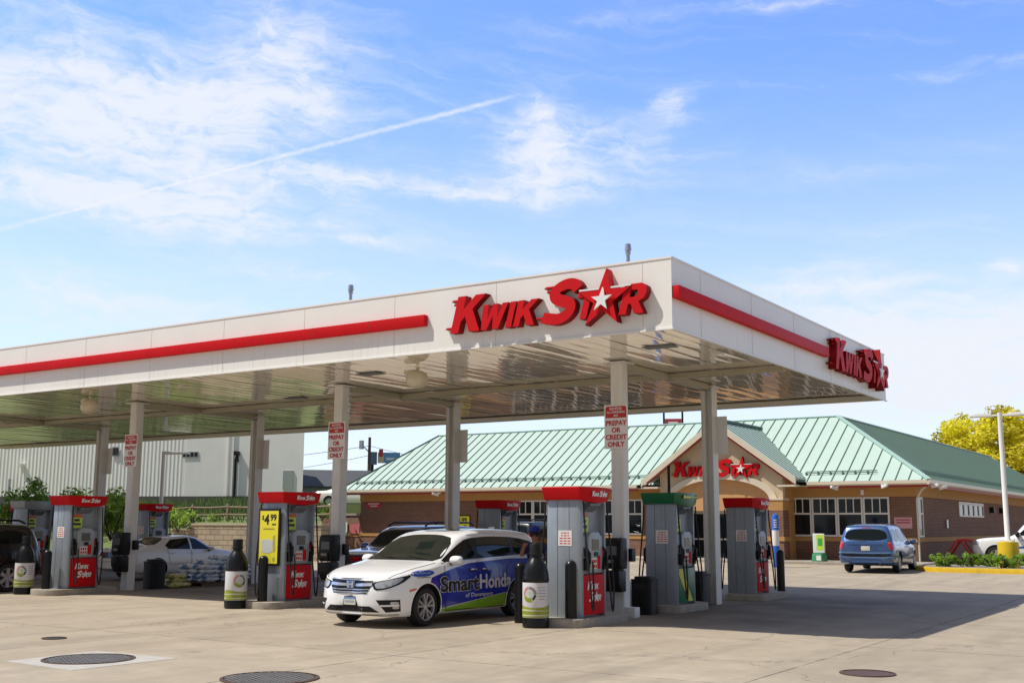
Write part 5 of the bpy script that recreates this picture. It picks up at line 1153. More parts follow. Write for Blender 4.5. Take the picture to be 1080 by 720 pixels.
for sd in (1, -1):
    c.patch('taillight', [(-2.45, sd*.955, 1.10), (-2.5, sd*.79, 1.09), (-2.5, sd*.80, .84), (-2.42, sd*.96, .80)], (-1, sd*.65, 0), TAIL, .010, .05, None, 1)
    c.patch('reverse_lamp', [(-2.48, sd*.93, 1.085), (-2.5, sd*.80, 1.075), (-2.5, sd*.80, 1.03), (-2.48, sd*.93, 1.04)], (-1, sd*.65, 0), AMBER, .013, .05, None, 0)
    for pts in ([(-1.2, 0, 1.03), (-1.16, 0, .4)], [(.02, 0, 1.02), (.03, 0, .35)], [(-1.2, 0, .98), (-2.1, 0, .99)]): c.line('door_gap', pts, (0, sd, 0), BLACK, .012)
    c.line('side_moulding', [(1.1, 0, .60), (-1.0, 0, .60)], (0, sd, 0), BP, .07, .018)
    c.box_on('door_handle', (-.2, 0, .90), (0, sd, 0), (.2, .03, .04), BP, .02, .01); c.box_on('door_handle', (.2, 0, .90), (0, sd, 0), (.2, .03, .04), BP, .02, .01)
    c.line('roof_rail', [(.1, sd*.62, 1.7), (-2.0, sd*.62, 1.7)], (0, sd*.15, 1), BLACK, .04, .045)
c.line('bumper_strip', [(-2.4, -.93, .70), (-2.5, -.7, .70), (-2.5, .7, .70), (-2.4, .93, .70)], (-1, 0, .2), mat('bumper_light', (.16, .26, .46), .2, .5), .05, .03)
c.line('bumper_step', [(-2.4, -.86, .62), (-2.5, -.7, .62), (-2.5, .7, .62), (-2.4, .86, .62)], (-1, 0, 0), BLACK, .08, .012); c.line('bumper_strip', [(-2.4, -.93, .545), (-2.5, -.7, .54), (-2.5, .7, .54), (-2.4, .93, .545)], (-1, 0, .2), mat('bumper_light', (.16, .26, .46)), .045, .03)
c.patch('plate_recess', [(-2.5, -.42, .96), (-2.5, .42, .96), (-2.5, .36, .80), (-2.5, -.36, .80)], (-1, 0, 0), mat('minivan_dark', (.03, .06, .15), .4), .005, .06, None, 0); pl = c.box_on('licence_plate', (-2.5, 0, .86), (-1, 0, 0), (.02, .31, .16), PLATE, .01, .004)
c.line('name_strip', [(-2.5, -.62, 1.0), (-2.5, .62, 1.0)], (-1, 0, 0), BP, .03, .02); c.line('wiper', [(-2.45, 0, 1.13), (-2.42, .5, 1.16)], (-1, 0, .3), BLACK, .02, .016)
c.patch('brake_light', [(-2.3, -.16, 1.655), (-2.3, .16, 1.655), (-2.3, .15, 1.625), (-2.3, -.15, 1.625)], (-1, 0, .6), TAIL, .008, .05, None, 0)
c.mirrors(.92, 1.06, BP, .24, .17); c.box_on('exhaust', (-2.2, -.45, .26), (0, 0, -1), (.3, .06, .06), GALV, .02, .02)
# ------------------------------------------------------------------ generic sport utility
def suv(name, label, loc, rz, P, glass=GLASS, letters=None):
    sp = dict(x=(-2.45, 2.42), axles=(1.48, -1.42), r=.375, arch=.455, zb=[(-2.45, .42), (-2.1, .34), (2.0, .32), (2.42, .38)],
        belt=[(-2.45, 1.0), (-2.2, 1.18), (0, 1.15), (1.1, 1.10), (2.0, 1.02), (2.42, .92)], top=[(-2.45, 1.08), (-2.38, 1.35), (-2.2, 1.70), (-2.0, 1.76), (-.8, 1.80), (.1, 1.78), (.5, 1.68), (1.15, 1.20), (1.5, 1.15), (2.1, 1.10), (2.42, 1.0)],
        w=[(-2.45, .78), (-2.36, .93), (-2.1, .985), (0, 1.0), (1.7, .985), (2.1, .93), (2.3, .80), (2.42, .50)], wt=[(-2.45, .92), (-2.2, .80), (0, .76), (.5, .76), (1.15, .88), (2.42, .92)],
        front=[(.3, -.08), (.5, 0), (.95, 0), (1.1, -.05)], rear=[(.3, .04), (.6, -.03), (1.1, .03), (1.7, .14)])
    c = Car(name, label, 'car', loc, rz, sp, P); c.wheels(.24, 6, False, rr=.68)
    c.patch('windshield', [(1.08, -.82, 1.17), (1.08, .82, 1.17), (.5, .66, 1.63), (.5, -.66, 1.63)], (1, 0, .6), glass, smooth_it=1); c.patch('rear_window', [(-2.4, -.72, 1.20), (-2.4, .72, 1.20), (-2.25, .62, 1.60), (-2.25, -.62, 1.60)], (-1, 0, .3), GLASS, smooth_it=1)
    for pts in ([(.98, 0, 1.17), (.06, 0, 1.19), (.06, 0, 1.64), (.36, 0, 1.61)], [(-.02, 0, 1.19), (-1.0, 0, 1.21), (-1.06, 0, 1.65), (-.02, 0, 1.65)], [(-1.1, 0, 1.215), (-1.95, 0, 1.25), (-2.0, 0, 1.55), (-1.15, 0, 1.64)]): c.both('side_window', pts, (0, 1, .3), GLASS, off=.006, smooth_it=1)
    for sd in (1, -1):
        c.patch('headlight', [(2.4, sd*.55, 1.0), (2.2, sd*.93, 1.02), (2.2, sd*.94, .84), (2.4, sd*.57, .84)], (1, sd*.5, 0), LAMP, .008, .05, None, 1); c.patch('taillight', [(-2.4, sd*.95, 1.25), (-2.45, sd*.80, 1.2), (-2.45, sd*.80, .90), (-2.4, sd*.96, .90)], (-1, sd*.7, 0), TAIL, .008, .05, None, 1)
        for q in ([(.02, 0, 1.17), (.02, 0, .42)], [(-1.05, 0, 1.2), (-1.0, 0, .5)]): c.line('door_gap', q, (0, sd, 0), BLACK, .012)
        b = MB(); b.tube([(.3, sd*.66, 1.77), (.1, sd*.66, 1.86), (-1.8, sd*.66, 1.87), (-2.0, sd*.66, 1.79)], .028, 8); b.build('roof_rail', BLACKG, c.t, smooth=True)
        for x in (.1, -.9): c.box_on('door_handle', (x-.1, 0, 1.03), (0, sd, 0), (.2, .03, .04), P, .02, .01)
    gr = c.patch('grille', [(2.4, -.52, 1.02), (2.4, .52, 1.02), (2.4, .50, .72), (2.4, -.50, .72)], (1, 0, 0), BLACK, .008, .06, None, 1); c.patch('lower_intake', [(2.4, -.7, .60), (2.4, .7, .60), (2.4, .6, .45), (2.4, -.6, .45)], (1, 0, 0), BLACK, .008, .06, None, 1)
    c.line('chrome_bar', [(2.4, -.52, 1.03), (2.4, .52, 1.03)], (1, 0, 0), CHROME, .04, .014, gr)
    if letters:
        me = text_mesh(letters, .17, .03, 0, .004); q, nn = c.cast((2.4, 0, .9), (1, 0, 0)); put('lettering', me, RED, gr, '+x', (q.x+.02, -.0, .90))
    pl = c.box_on('licence_plate', (2.4, 0, .62), (1, 0, 0), (.02, .31, .16), PLATE, .02, .004); c.box_on('licence_plate', (-2.4, 0, .86), (-1, 0, 0), (.02, .31, .16), PLATE, .02, .004)
    c.mirrors(.85, 1.20, P, .24, .17); return c
suv('sport_utility', 'dark blue car with roof rails and red grille letters behind the white minivan', (-12.0, 8.3, 0), R(-90), paint('suv_blue', (.07, .13, .34), .3, .25), letters='GMC')
sd_ = suv('sport_utility', 'black car half out of the frame at the left edge', (-20.75, -.45, 0), R(-90), paint('suv_black', (.010, .010, .011), 0, .2))
dup(sd_.t, (-20.6, 29.0, .2), R(90), 'dark car parked at the store, glimpsed left of the nearest pump')
# ------------------------------------------------------------------ silver sedan
SVP = paint('sedan_silver', (.78, .75, .69), .05, .3)
def sedan(label, loc, rz, P):
    sp = dict(x=(-2.5, 2.45), axles=(1.42, -1.38), r=.325, arch=.39, zb=[(-2.5, .38), (-2.1, .24), (2.0, .21), (2.45, .28)],
        belt=[(-2.5, .86), (-2.2, .90), (-1.6, .91), (0, .90), (1.0, .88), (1.8, .80), (2.45, .64)], top=[(-2.5, .96), (-2.3, 1.03), (-1.75, 1.06), (-1.45, 1.13), (-.75, 1.38), (-.1, 1.43), (.25, 1.38), (1.05, 1.0), (1.4, .95), (2.1, .84), (2.45, .70)],
        w=[(-2.5, .66), (-2.4, .82), (-2.1, .90), (0, .925), (1.5, .91), (2.1, .82), (2.35, .64), (2.45, .42)], wt=[(-2.5, .90), (-1.75, .86), (-1.3, .80), (-.6, .77), (.2, .77), (1.05, .88), (2.45, .9)],
        front=[(.2, -.08), (.45, 0), (.6, 0), (.85, -.08)], rear=[(.25, .06), (.5, -.03), (.8, 0), (1.05, .06)])
    c = Car('sedan', label, 'car', loc, rz, sp, P); c.wheels(.205, 7, False, rr=.66)
    c.patch('windshield', [(1.0, -.72, .98), (1.0, .72, .98), (.35, .56, 1.33), (.35, -.56, 1.33)], (1, 0, .8), GLASS, smooth_it=1); c.patch('rear_window', [(-1.5, -.68, 1.09), (-1.5, .68, 1.09), (-.85, .52, 1.33), (-.85, -.52, 1.33)], (-1, 0, .9), GLASS, smooth_it=1)
    c.both('side_window', [(.85, 0, .94), (.0, 0, .95), (-.02, 0, 1.36), (.22, 0, 1.33)], (0, 1, .25), GLASS, off=.006, smooth_it=0); c.both('side_window', [(-.08, 0, .95), (-.95, 0, .97), (-1.05, 0, 1.10), (-.80, 0, 1.30), (-.1, 0, 1.365)], (0, 1, .25), GLASS, off=.006, smooth_it=0)
    for sd in (1, -1):
        c.patch('taillight', [(-2.4, sd*.80, .92), (-2.5, sd*.50, .90), (-2.5, sd*.50, .76), (-2.4, sd*.82, .74)], (-1, sd*.5, 0), TAIL, .008, .05, None, 1); c.patch('headlight', [(2.3, sd*.72, .72), (2.4, sd*.40, .68), (2.4, sd*.42, .56), (2.3, sd*.74, .58)], (1, sd*.4, 0), LAMP, .008, .05, None, 1)
        for q in ([(-.04, 0, .96), (-.05, 0, .3)], [(-1.0, 0, .97), (-.92, 0, .55)], [(.92, 0, .9), (.92, 0, .3)]): c.line('door_gap', q, (0, sd, 0), BLACK, .012)
        c.line('side_moulding', [(1.0, 0, .52), (-.95, 0, .52)], (0, sd, 0), mat('moulding_pale', (.6, .58, .55), .35), .045, .014)
        for x in (.0, -.8): c.box_on('door_handle', (x-.02, 0, .86), (0, sd, 0), (.18, .03, .035), P, .02, .01)
    c.patch('rear_garnish', [(-2.5, -.5, .89), (-2.5, .5, .89), (-2.5, .48, .70), (-2.5, -.48, .70)], (-1, 0, 0), mat('garnish', (.06, .05, .06), .3), .006, .06, None, 0); c.box_on('licence_plate', (-2.5, 0, .79), (-1, 0, 0), (.02, .31, .15), PLATEB, .02, .004)
    c.line('bumper_strip', [(-2.4, -.8, .60), (-2.5, -.4, .60), (-2.5, .4, .60), (-2.4, .8, .60)], (-1, 0, .1), mat('moulding_pale', (.6, .58, .55)), .05, .02); c.patch('grille', [(2.4, -.3, .68), (2.4, .3, .68), (2.4, .28, .52), (2.4, -.28, .52)], (1, 0, 0), BLACK, .006, .05, None, 1); c.mirrors(.72, .97, P, .2, .13); return c
s_ = sedan('silver sedan seen from behind beyond the stack of salt bags', (-22.75, 9.0, 0), R(88), SVP)
dup(s_.t, (-42.6, 40.6, 2.98), R(20), 'pale car far back on the raised ground above the wing wall')
# ------------------------------------------------------------------ white pickup with red frame
WP_ = paint('pickup_white', (.78, .78, .78), 0, .25)
sp = dict(x=(-2.9, 2.75), axles=(1.75, -1.75), r=.40, arch=.47, zb=[(-2.9, .50), (-2.5, .42), (2.3, .40), (2.75, .5)], belt=[(-2.9, 1.08), (-.95, 1.10), (-.7, 1.16), (0, 1.18), (1.15, 1.14), (2.2, 1.08), (2.75, .98)],
    top=[(-2.9, 1.12), (-.98, 1.15), (-.86, 1.30), (-.70, 1.78), (-.4, 1.90), (.2, 1.90), (.5, 1.82), (1.15, 1.24), (1.5, 1.20), (2.3, 1.14), (2.75, 1.04)], w=[(-2.9, .92), (-2.8, .97), (0, 1.0), (1.9, .99), (2.4, .93), (2.65, .80), (2.75, .60)],
    wt=[(-2.9, .95), (-1, .93), (-.7, .78), (.3, .76), (1.15, .88), (2.75, .92)], front=[(.4, -.06), (.6, 0), (1.0, 0), (1.15, -.05)], rear=[(.4, 0), (1.1, 0)])
pk = Car('pickup_truck', 'white pickup truck with a red plough frame, behind the shrubs at the right edge', 'truck', (.15, 36.3, .2), R(183), sp, WP_)
pk.wheels(.25, 6, False, rr=.64); pk.patch('windshield', [(1.08, -.82, 1.22), (1.08, .82, 1.22), (.5, .66, 1.76), (.5, -.66, 1.76)], (1, 0, .7), GLASS, smooth_it=1)
pk.both('side_window', [(.92, 0, 1.22), (-.05, 0, 1.24), (-.05, 0, 1.76), (.34, 0, 1.74)], (0, 1, .3), GLASS, off=.006, smooth_it=1); pk.both('side_window', [(-.12, 0, 1.24), (-.68, 0, 1.26), (-.58, 0, 1.74), (-.12, 0, 1.76)], (0, 1, .3), GLASS, off=.006, smooth_it=1)
for sd in (1, -1):
    pk.patch('headlight', [(2.7, sd*.62, 1.02), (2.5, sd*.93, 1.03), (2.5, sd*.94, .84), (2.7, sd*.62, .84)], (1, sd*.5, 0), LAMP, .008, .05, None, 1); pk.line('door_gap', [(-.1, 0, 1.2), (-.1, 0, .5)], (0, sd, 0), BLACK, .014); pk.line('door_gap', [(1.0, 0, 1.15), (1.0, 0, .5)], (0, sd, 0), BLACK, .014)
    pk.patch('side_stripe', [(.9, 0, .80), (-.8, 0, .92), (-2.6, 0, .95), (-2.6, 0, .80), (.9, 0, .72)], (0, sd, 0), mat('stripe_blue', (.02, .10, .38), .35), .006, .08, None, 0)
    for z, x0, x1 in ((1.06, .72, .1), (1.0, .6, .0)): pk.line('side_print', [(x0, 0, z), (x1, 0, z)], (0, sd, 0), RTXT if z < 1.05 else mat('stripe_blue', (.02, .10, .38)), .035, .007)
pk.patch('grille', [(2.7, -.55, 1.02), (2.7, .55, 1.02), (2.7, .55, .74), (2.7, -.55, .74)], (1, 0, 0), BLACK, .008, .06, None, 1); pk.mirrors(.85, 1.28, BLACK, .26, .24)
pk.patch('hood_scoop', [(2.5, -.5, 1.1), (2.5, .5, 1.1), (2.2, .5, 1.1), (2.2, -.5, 1.1)], (0, 0, 1), BLACK, .03, .06, None, 1)
b = MB()
for sd in (-1, 1): b.tube([(2.6, sd*.55, .98), (3.25, sd*.55, 1.06), (3.42, sd*.58, .98), (4.0, sd*.62, .12)], .048, 8); b.tube([(3.2, sd*.5, .95), (2.85, sd*.45, .45)], .04, 8)
b.tube([(3.34, -.56, 1.04), (3.34, .56, 1.04)], .045, 8); b.tube([(3.95, -.66, .2), (3.95, .66, .2)], .05, 8); b.build('plough_frame', mat('plough_red', (.55, .03, .025), .4), pk.t, smooth=True)
# ================================================================== PERSON by the nearest pump
SKIN = mat('skin', (.42, .20, .12), .55); CAPM = mat('cap_blue', (.02, .03, .26), .7); SHIRT = mat('shirt_navy', (.02, .028, .10), .8, var=.2, vscale=8); JEANS = mat('jeans', (.03, .045, .09), .85, var=.3, vscale=10)
def person(label, loc, rz):
    t = thing('person', label, 'person', loc, rz)
    J = {}; V = []; E = []; RR = []
    def j(n, p, r, par=None):
        J[n] = len(V); V.append(p); RR.append(r)
        if par: E.append((J[par], J[n]))
    j('pelvis', (0, 0, .95), .15); j('waist', (0, 0, 1.10), .135, 'pelvis'); j('chest', (.01, 0, 1.30), .15, 'waist'); j('neck0', (.01, 0, 1.44), .075, 'chest'); j('neck', (.03, 0, 1.50), .055, 'neck0')
    j('head0', (.045, 0, 1.56), .078, 'neck'); j('head1', (.05, 0, 1.63), .092, 'head0'); j('head2', (.04, 0, 1.70), .082, 'head1')
    for s, n in ((1, 'l'), (-1, 'r')):
        j('sh'+n, (0, s*.17, 1.40), .07, 'chest'); j('hip'+n, (0, s*.09, .90), .105, 'pelvis'); j('kn'+n, (.03, s*.11, .50), .068, 'hip'+n); j('an'+n, (0, s*.12, .10), .045, 'kn'+n); j('he'+n, (.02, s*.12, .045), .042, 'an'+n); j('to'+n, (.19, s*.14, .035), .035, 'he'+n)
        el, wr_, ha = ((.16, s*.26, 1.22), (.36, s*.20, 1.38), (.43, s*.18, 1.42)) if s < 0 else ((.02, s*.27, 1.14), (.18, s*.25, .98), (.25, s*.24, .95))
        j('el'+n, el, .048, 'sh'+n); j('wr'+n, wr_, .032, 'el'+n); j('ha'+n, ha, .036, 'wr'+n)
        d = (Vector(ha)-Vector(wr_)).normalized()
        for k in range(4):
            o = Vector((0, (k-1.5)*.019, 0)); L = (.085, .095, .09, .07)[k]; p0 = Vector(ha)+o+d*.03; p1 = p0+d*L*.5; p2 = p1+(d*.6+Vector((0, 0, -.7))).normalized()*L*.5
            j(f'f{n}{k}a', tuple(p0), .012, 'ha'+n); j(f'f{n}{k}b', tuple(p1), .0095, f'f{n}{k}a'); j(f'f{n}{k}c', tuple(p2), .008, f'f{n}{k}b')
        p0 = Vector(ha)+Vector((-.01, -s*.03, .012)); j(f't{n}a', tuple(p0), .012, 'ha'+n); j(f't{n}b', tuple(p0+d*.045+Vector((0, -s*.02, .005))), .009, f't{n}a')
    def skinned(name, keep, grow, m, sub=2):
        idx = [i for i in range(len(V)) if keep(i)]; mp = {a: k for k, a in enumerate(idx)}; me = bpy.data.meshes.new(name); me.from_pydata([V[i] for i in idx], [(mp[a], mp[b_]) for a, b_ in E if a in mp and b_ in mp], [])
        o = link(name, me); md = o.modifiers.new('skin', 'SKIN'); sv = me.skin_vertices[0].data
        for k, i in enumerate(idx): sv[k].radius = (RR[i]+grow, RR[i]*(1.0 if i not in (J['chest'], J['waist'], J['pelvis']) else .82)+grow); sv[k].use_root = (i == idx[0])
        sb = o.modifiers.new('sub', 'SUBSURF'); sb.levels = sub; sb.render_levels = sub
        dg = bpy.context.evaluated_depsgraph_get(); me2 = bpy.data.meshes.new_from_object(o.evaluated_get(dg)); bpy.data.objects.remove(o); me2.materials.clear(); me2.materials.append(m); me2.polygons.foreach_set('use_smooth', [True]*len(me2.polygons)); return link(name, me2, t)
    inv = {v_: k for k, v_ in J.items()}
    body = skinned('body', lambda i: True, 0, SKIN)
    skinned('shirt', lambda i: inv[i] in ('pelvis', 'waist', 'chest', 'neck0', 'shl', 'shr', 'ell', 'elr'), .014, SHIRT); skinned('trousers', lambda i: inv[i] in ('pelvis', 'hipl', 'hipr', 'knl', 'knr', 'anl', 'anr'), .016, JEANS)
    for s in (-1, 1): b = MB(); b.cbox((.07, s*.135, .045), (.29, .11, .09), .05); b.build('shoe', BLACK, t, bevel=.02)
    b = MB(); b.lathe([(.113, 0), (.116, .03), (.108, .07), (.08, .105), (.03, .122), (0, .124)], (.042, 0, 1.675), 20, cap=False); pts = [(.10+.10*math.cos(a)*1.1, .095*math.sin(a)) for a in [math.pi*(-.5+i/10) for i in range(11)]]; b.prism(pts, 1.675, 1.687); b.build('cap', CAPM, t, smooth=True)
    b = MB()
    b.lathe([(.0, -.012), (.014, 0), (0, .012)], (.139, .032, 1.625), 8); b.lathe([(.0, -.012), (.014, 0), (0, .012)], (.139, -.032, 1.625), 8); b.build('eyes', KTXT, t, smooth=True)
    b = MB(); b.extr([(.125, 1.63), (.165, 1.59), (.135, 1.578)], 'y', -.014, .014); b.extr([(.128, 1.555), (.140, 1.548), (.128, 1.54)], 'y', -.03, .03)
    for s in (-1, 1): b.box((.03, s*.094, 1.61), (.04, .02, .06))
    b.build('face_detail', SKIN, t, bevel=.004)
    b = MB(); b.lathe([(.104, -.09), (.108, 0), (.1, .02)], (.028, 0, 1.675), 18, cap=False); b.build('hair', mat('hair_dark', (.03, .02, .015), .8), t, smooth=True)
    return t
person('person in a blue cap and dark shirt between the white minivan and nearest pump', (-3.98, 1.98, 0), R(-60))
# ================================================================== BACKGROUND AT THE LEFT
def hit(px, py, P, n):
    d = px_dir(px, py); t = (Vector(P)-Vector(CAM)).dot(Vector(n))/d.dot(Vector(n)); return Vector(CAM)+d*t
GRASSM = mat('grass_ground', (.16, .19, .05), .9, var=.5, vscale=1.2, bump=.5, bscale=25, var_col=(.09, .13, .03))
bk = Vector((-.72, .694, 0)); path = [(-150, -40, .1), (-80, -5, .15), (-60, 6, .2), (-48, 14, .22), (-41, 19.5, .4), (-38.1, 22.25, 1.45), (-36.7, 22.25, 1.78), (-28.3, 22.25, 1.78)]
offs = [(0, 0), (3, .25), (8, .5), (16, .72), (26, .9), (45, 1), (120, 1.0), (500, 1.3)]
def hill_z(z0, o): return z0+(3.15-z0)*o
b = MB(); vs = []
for p in path:
    for d, o in offs:
        q = Vector(p)+bk*d; vs.append((q.x, q.y, hill_z(p[2], o)+(.12*noise.noise(Vector((q.x*.3, q.y*.3, 0))) if d > 0 else 0)))
nn = len(offs); b.add(vs, [(i*nn+j, (i+1)*nn+j, (i+1)*nn+j+1, i*nn+j+1) for i in range(len(path)-1) for j in range(nn-1)])
o = b.build('hillside', GRASSM, smooth=True); tag(o, kind='structure')
b = MB(); b.bx(-90, -37.3, 35.6, 130, -.1, 2.98); o = b.build('terrace', GRASSM); tag(o, kind='structure')
BLK = brick_mat('block_wall', (0, 2), (.40, .32, .22), (.33, .26, .18), (.10, .08, .06), .62, .255, .014)
t = thing('retaining_wall', 'stepped wall of tan concrete blocks below the grass bank', 'wall', (0, 22.0, 0))
b = MB(); b.bx(-36.7, -28.0, -.2, .3, 0, 1.72); b.bx(-38.2, -36.72, -.2, .3, 0, 1.46); b.build('blocks', BLK, t)
b = MB(); b.bx(-36.75, -27.95, -.24, .34, 1.722, 1.82); b.bx(-38.25, -36.76, -.24, .34, 1.462, 1.56); b.build('coping', mat('coping_tan', (.46, .38, .27), .85, var=.2), t, bevel=.015)
b = MB(); q0 = Vector((-28.0, .32, 0)); q1 = q0+bk*16; pr = Vector((.694, .72, 0))*.25
b.prism([(q0.x, q0.y), (q0.x+pr.x, q0.y+pr.y), (q1.x+pr.x, q1.y+pr.y), (q1.x, q1.y)], 0, 1.8); b.build('return_wall', BLK, t)
FW = mat('fence_wood', (.27, .20, .13), .85, var=.4, vscale=6)
t = thing('rail_fence', 'weathered wooden two rail fence along the top of the grass bank', 'fence', (0, 0, 0))
fx = [-45.5+2.35*i for i in range(8)]; fy = lambda x: 23.6-(0 if x > -38 else (x+38)*-.55)
fz = lambda x: 1.85 if x > -38 else 1.85+(x+38)*.06
prev = None
for x in fx:
    b = MB(); b.box((x, fy(x), fz(x)+.40), (.13, .13, 1.15)); b.build('post', FW, t, bevel=.015)
    if prev is not None:
        for z in (.42, .80): b = MB(); b.tube([(prev, fy(prev)-.02, fz(prev)+z), ((prev+x)/2, (fy(x)+fy(prev))/2, (fz(x)+fz(prev))/2+z-.03), (x, fy(x)-.02, fz(x)+z)], .06, 6); b.build('rail', FW, t)
    prev = x
# warehouse
MET = mat('warehouse_white', (.92, .90, .87), .5, var=.10, vscale=.25, streak=.12)
wn = Vector((math.sin(R(-22)), math.cos(R(-22)), 0)); wr = Vector((math.cos(R(-22)), -math.sin(R(-22)), 0)); WP = Vector((-48.2, 41.6, 0))
ang = math.atan2(wr.y, wr.x)
t = thing('warehouse', 'large plain white warehouse behind the grass bank at the left', 'building', WP, ang)   # local x along the wall, -y towards the forecourt
def wl(px, py):
    h = hit(px, py, WP, wn)-WP; return h.dot(wr), h.z
xs = wl(195, 500)[0]; zb0 = 3.75
b = MB(); b.prism([(xs, 0), (0, 0), (-13, 27), (xs-13, 27)], zb0, 11.2); b.build('wall', MET, t)
b = MB(); x = -110; r_ = .30
b.prism([(-110, .05), (xs-.02, .05), (xs-13.1, 27), (-123, 27)], zb0, 11.0)
while x < xs-.3: b.extr([(x, .05), (x+.05, .0), (x+.12, .0), (x+.17, .05)], 'x', 0, 0) if False else b.prism([(x, .05), (x+.06, .03), (x+.14, .03), (x+.20, .05)], zb0, 11.0, 0); x += r_
b.build('ribbed_wall', MET, t)
b = MB(); b.prism([(-110, -.06), (.1, -.06), (-13, 27.2), (-123, 27.2)], 2.2, zb0); b.build('foundation', mat('foundation_grey', (.11, .105, .095), .8, var=.2), t)
b = MB(); b.prism([(-110, -.15), (.12, -.15), (-13, 27.3), (-123, 27.3)], 11.2, 11.5); b.build('parapet', GALV, t)
def wrect(px0, py0, px1, py1): (x0, z1), (x1, z0) = wl(px0, py0), wl(px1, py1); return x0, x1, z0, z1
for r_ in ((193, 476, 209, 482.5), (119, 471, 125, 481)):
    x0, x1, z0, z1 = wrect(*r_); b = MB(); b.bx(x0, x1, -.05, 0, z0, z1, 0)
    for k in range(4): b.bx(x0+(x1-x0)*(k+.1)/4, x0+(x1-x0)*(k+.85)/4, -.065, -.051, z0+.08, z1-.08, 1)
    b.build('louvre', [GALV, BLACK], t)
x0, x1, z0, z1 = wrect(299, 496, 309, 516); b = MB(); b.bx(x0, x1, -.08, -.002, z0, z1); b.build('door', mat('door_grey', (.34, .38, .36), .5), t)
b = MB()
for px in (241, 246): x0 = wl(px, 480)[0]; b.bx(x0-.06, x0+.06, -.1, -.002, zb0, 11)
b.build('downpipe', MET, t)
b = MB(); x0, zt_ = wl(249.5, 484); b.tube([(x0, -.15, zb0-.6), (x0, -.15, zt_), (x0+.1, -.02, zt_+.35)], .09, 8); b.build('conduit', BLACK, t)
b = MB(); x0, zt_ = wl(13, 505); b.tube([(x0, -.3, 2.4), (x0, -.3, zt_)], .10, 8); b.build('standpipe', GALV, t)
for px, py in ((24, 491), (251, 478)): x0, z0 = wl(px, py); b = MB(); b.box((x0, -.2, z0), (.3, .4, .28)); b.tube([(x0+.05, -.03, z0-.6), (x0, -.1, z0)], .05, 6); b.build('wall_lamp', WHITE if px < 100 else BLACK, t)
# grey roofed house, far car behind, pole, billboard
SH = mat('shingle_grey', (.09, .095, .105), .85, var=.3, vscale=3)
t = thing('house', 'distant house with a dark grey shingle roof beside the warehouse', 'house', (-68.5, 60.5, 2.9), R(47))
b = MB(); b.bx(-8, 8, 0, 8, 0, 2.5); b.build('wall', mat('siding', (.42, .38, .34), .8, var=.1), t)
b = MB(); b.extr([(-.6, 2.45), (4, 4.2), (8.6, 2.45), (8.6, 2.3), (-.6, 2.3)], 'x', -8.5, 8.5); b.build('roof', SH, t)
for x in (3, 5.5): b = MB(); b.bx(x-.45, x+.45, -.05, -.002, .9, 2.0); w = b.build('window', WFR, t); b = MB(); b.bx(x-.38, x+.38, -.06, -.051, .97, 1.93); b.build('pane', WGLASS, w)
t = thing('utility_pole', 'dark utility pole with a lamp and sagging wires beyond the store', 'pole', (-69, 75, 0))
P0 = hit(390, 461, (-69, 75, 0), (-.66, .75, 0)); t.location = (P0.x, P0.y, 0)
b = MB(); b.lathe([(.22, 0), (.15, P0.z)], n=10); b.build('pole', mat('pole_wood', (.10, .08, .06), .9), t)
b = MB(); b.tube([(0, 0, P0.z-1.6), (-.5, -.5, P0.z-.9)], .06, 6); b.box((-.6, -.6, P0.z-.8), (.4, .3, .9)); b.build('lamp', GALV, t)
b = MB()
for q, zq in ((Vector((-28, -22, -3.2)), 0), (Vector((22, 18, -4.5)), 0), (Vector((-40, 10, -1.0)), -1)):
    pts = []
    for i in range(15):
        u = i/14; pts.append((q.x*u, q.y*u, P0.z-.9+zq+q.z*u-1.6*4*u*(1-u)*.4))
    b.tube(pts, .028, 4)
b.build('wire', BLACK, t)
bp_ = hit(404, 482, (-60, 66, 0), (-.66, .75, 0))
t = thing('billboard', 'roadside billboard with blue and red panels rising behind the left roof slope', 'billboard', (bp_.x, bp_.y, 0), R(40))
b = MB(); b.bx(-1.15, -.56, -.06, .1, bp_.z-.7, bp_.z+.5); b.build('side_panel', mat('bill_dark', (.12, .16, .24), .6), t)
b = MB(); b.bx(-.5, 1.6, -.12, -.03, bp_.z-.55, bp_.z+.45, 0); b.bx(-.45, .05, -.14, -.121, bp_.z-.5, bp_.z+.4, 1); b.bx(-.4, 0.0, -.16, -.141, bp_.z+.05, bp_.z+.75, 2); b.bx(.3, 1.5, -.14, -.121, bp_.z-.25, bp_.z-.05, 3); b.build('panel', [mat('bill_blue', (.12, .32, .62), .5), mat('bill_cream', (.65, .5, .32), .5), mat('bill_red', (.5, .04, .06), .5), WTXT], t)
b = MB(); b.cyl((-1.0, .2, 0), .15, bp_.z+.5, 8); b.cyl((.8, .2, 0), .15, bp_.z, 8); b.build('post', BLACK, t)
rs = hit(710, 443, (-40, 90, 0), (-.4, .9, 0))
t = thing('roadside_sign', 'small red sign between two dark posts beyond the store roof', 'sign', (rs.x, rs.y, 0), R(24))
for s in (-1, 1): b = MB(); b.bx(s*.95-.1, s*.95+.1, -.1, .1, 0, rs.z+1.2); b.build('post', BLACK, t)
b = MB(); b.bx(-.84, .84, -.1, .1, rs.z-1.2, rs.z+.15, 0); b.bx(-.5, .5, -.115, -.101, rs.z-.35, rs.z-.15, 1); b.build('panel', [mat('bill_red', (.5, .04, .06)), WTXT], t)
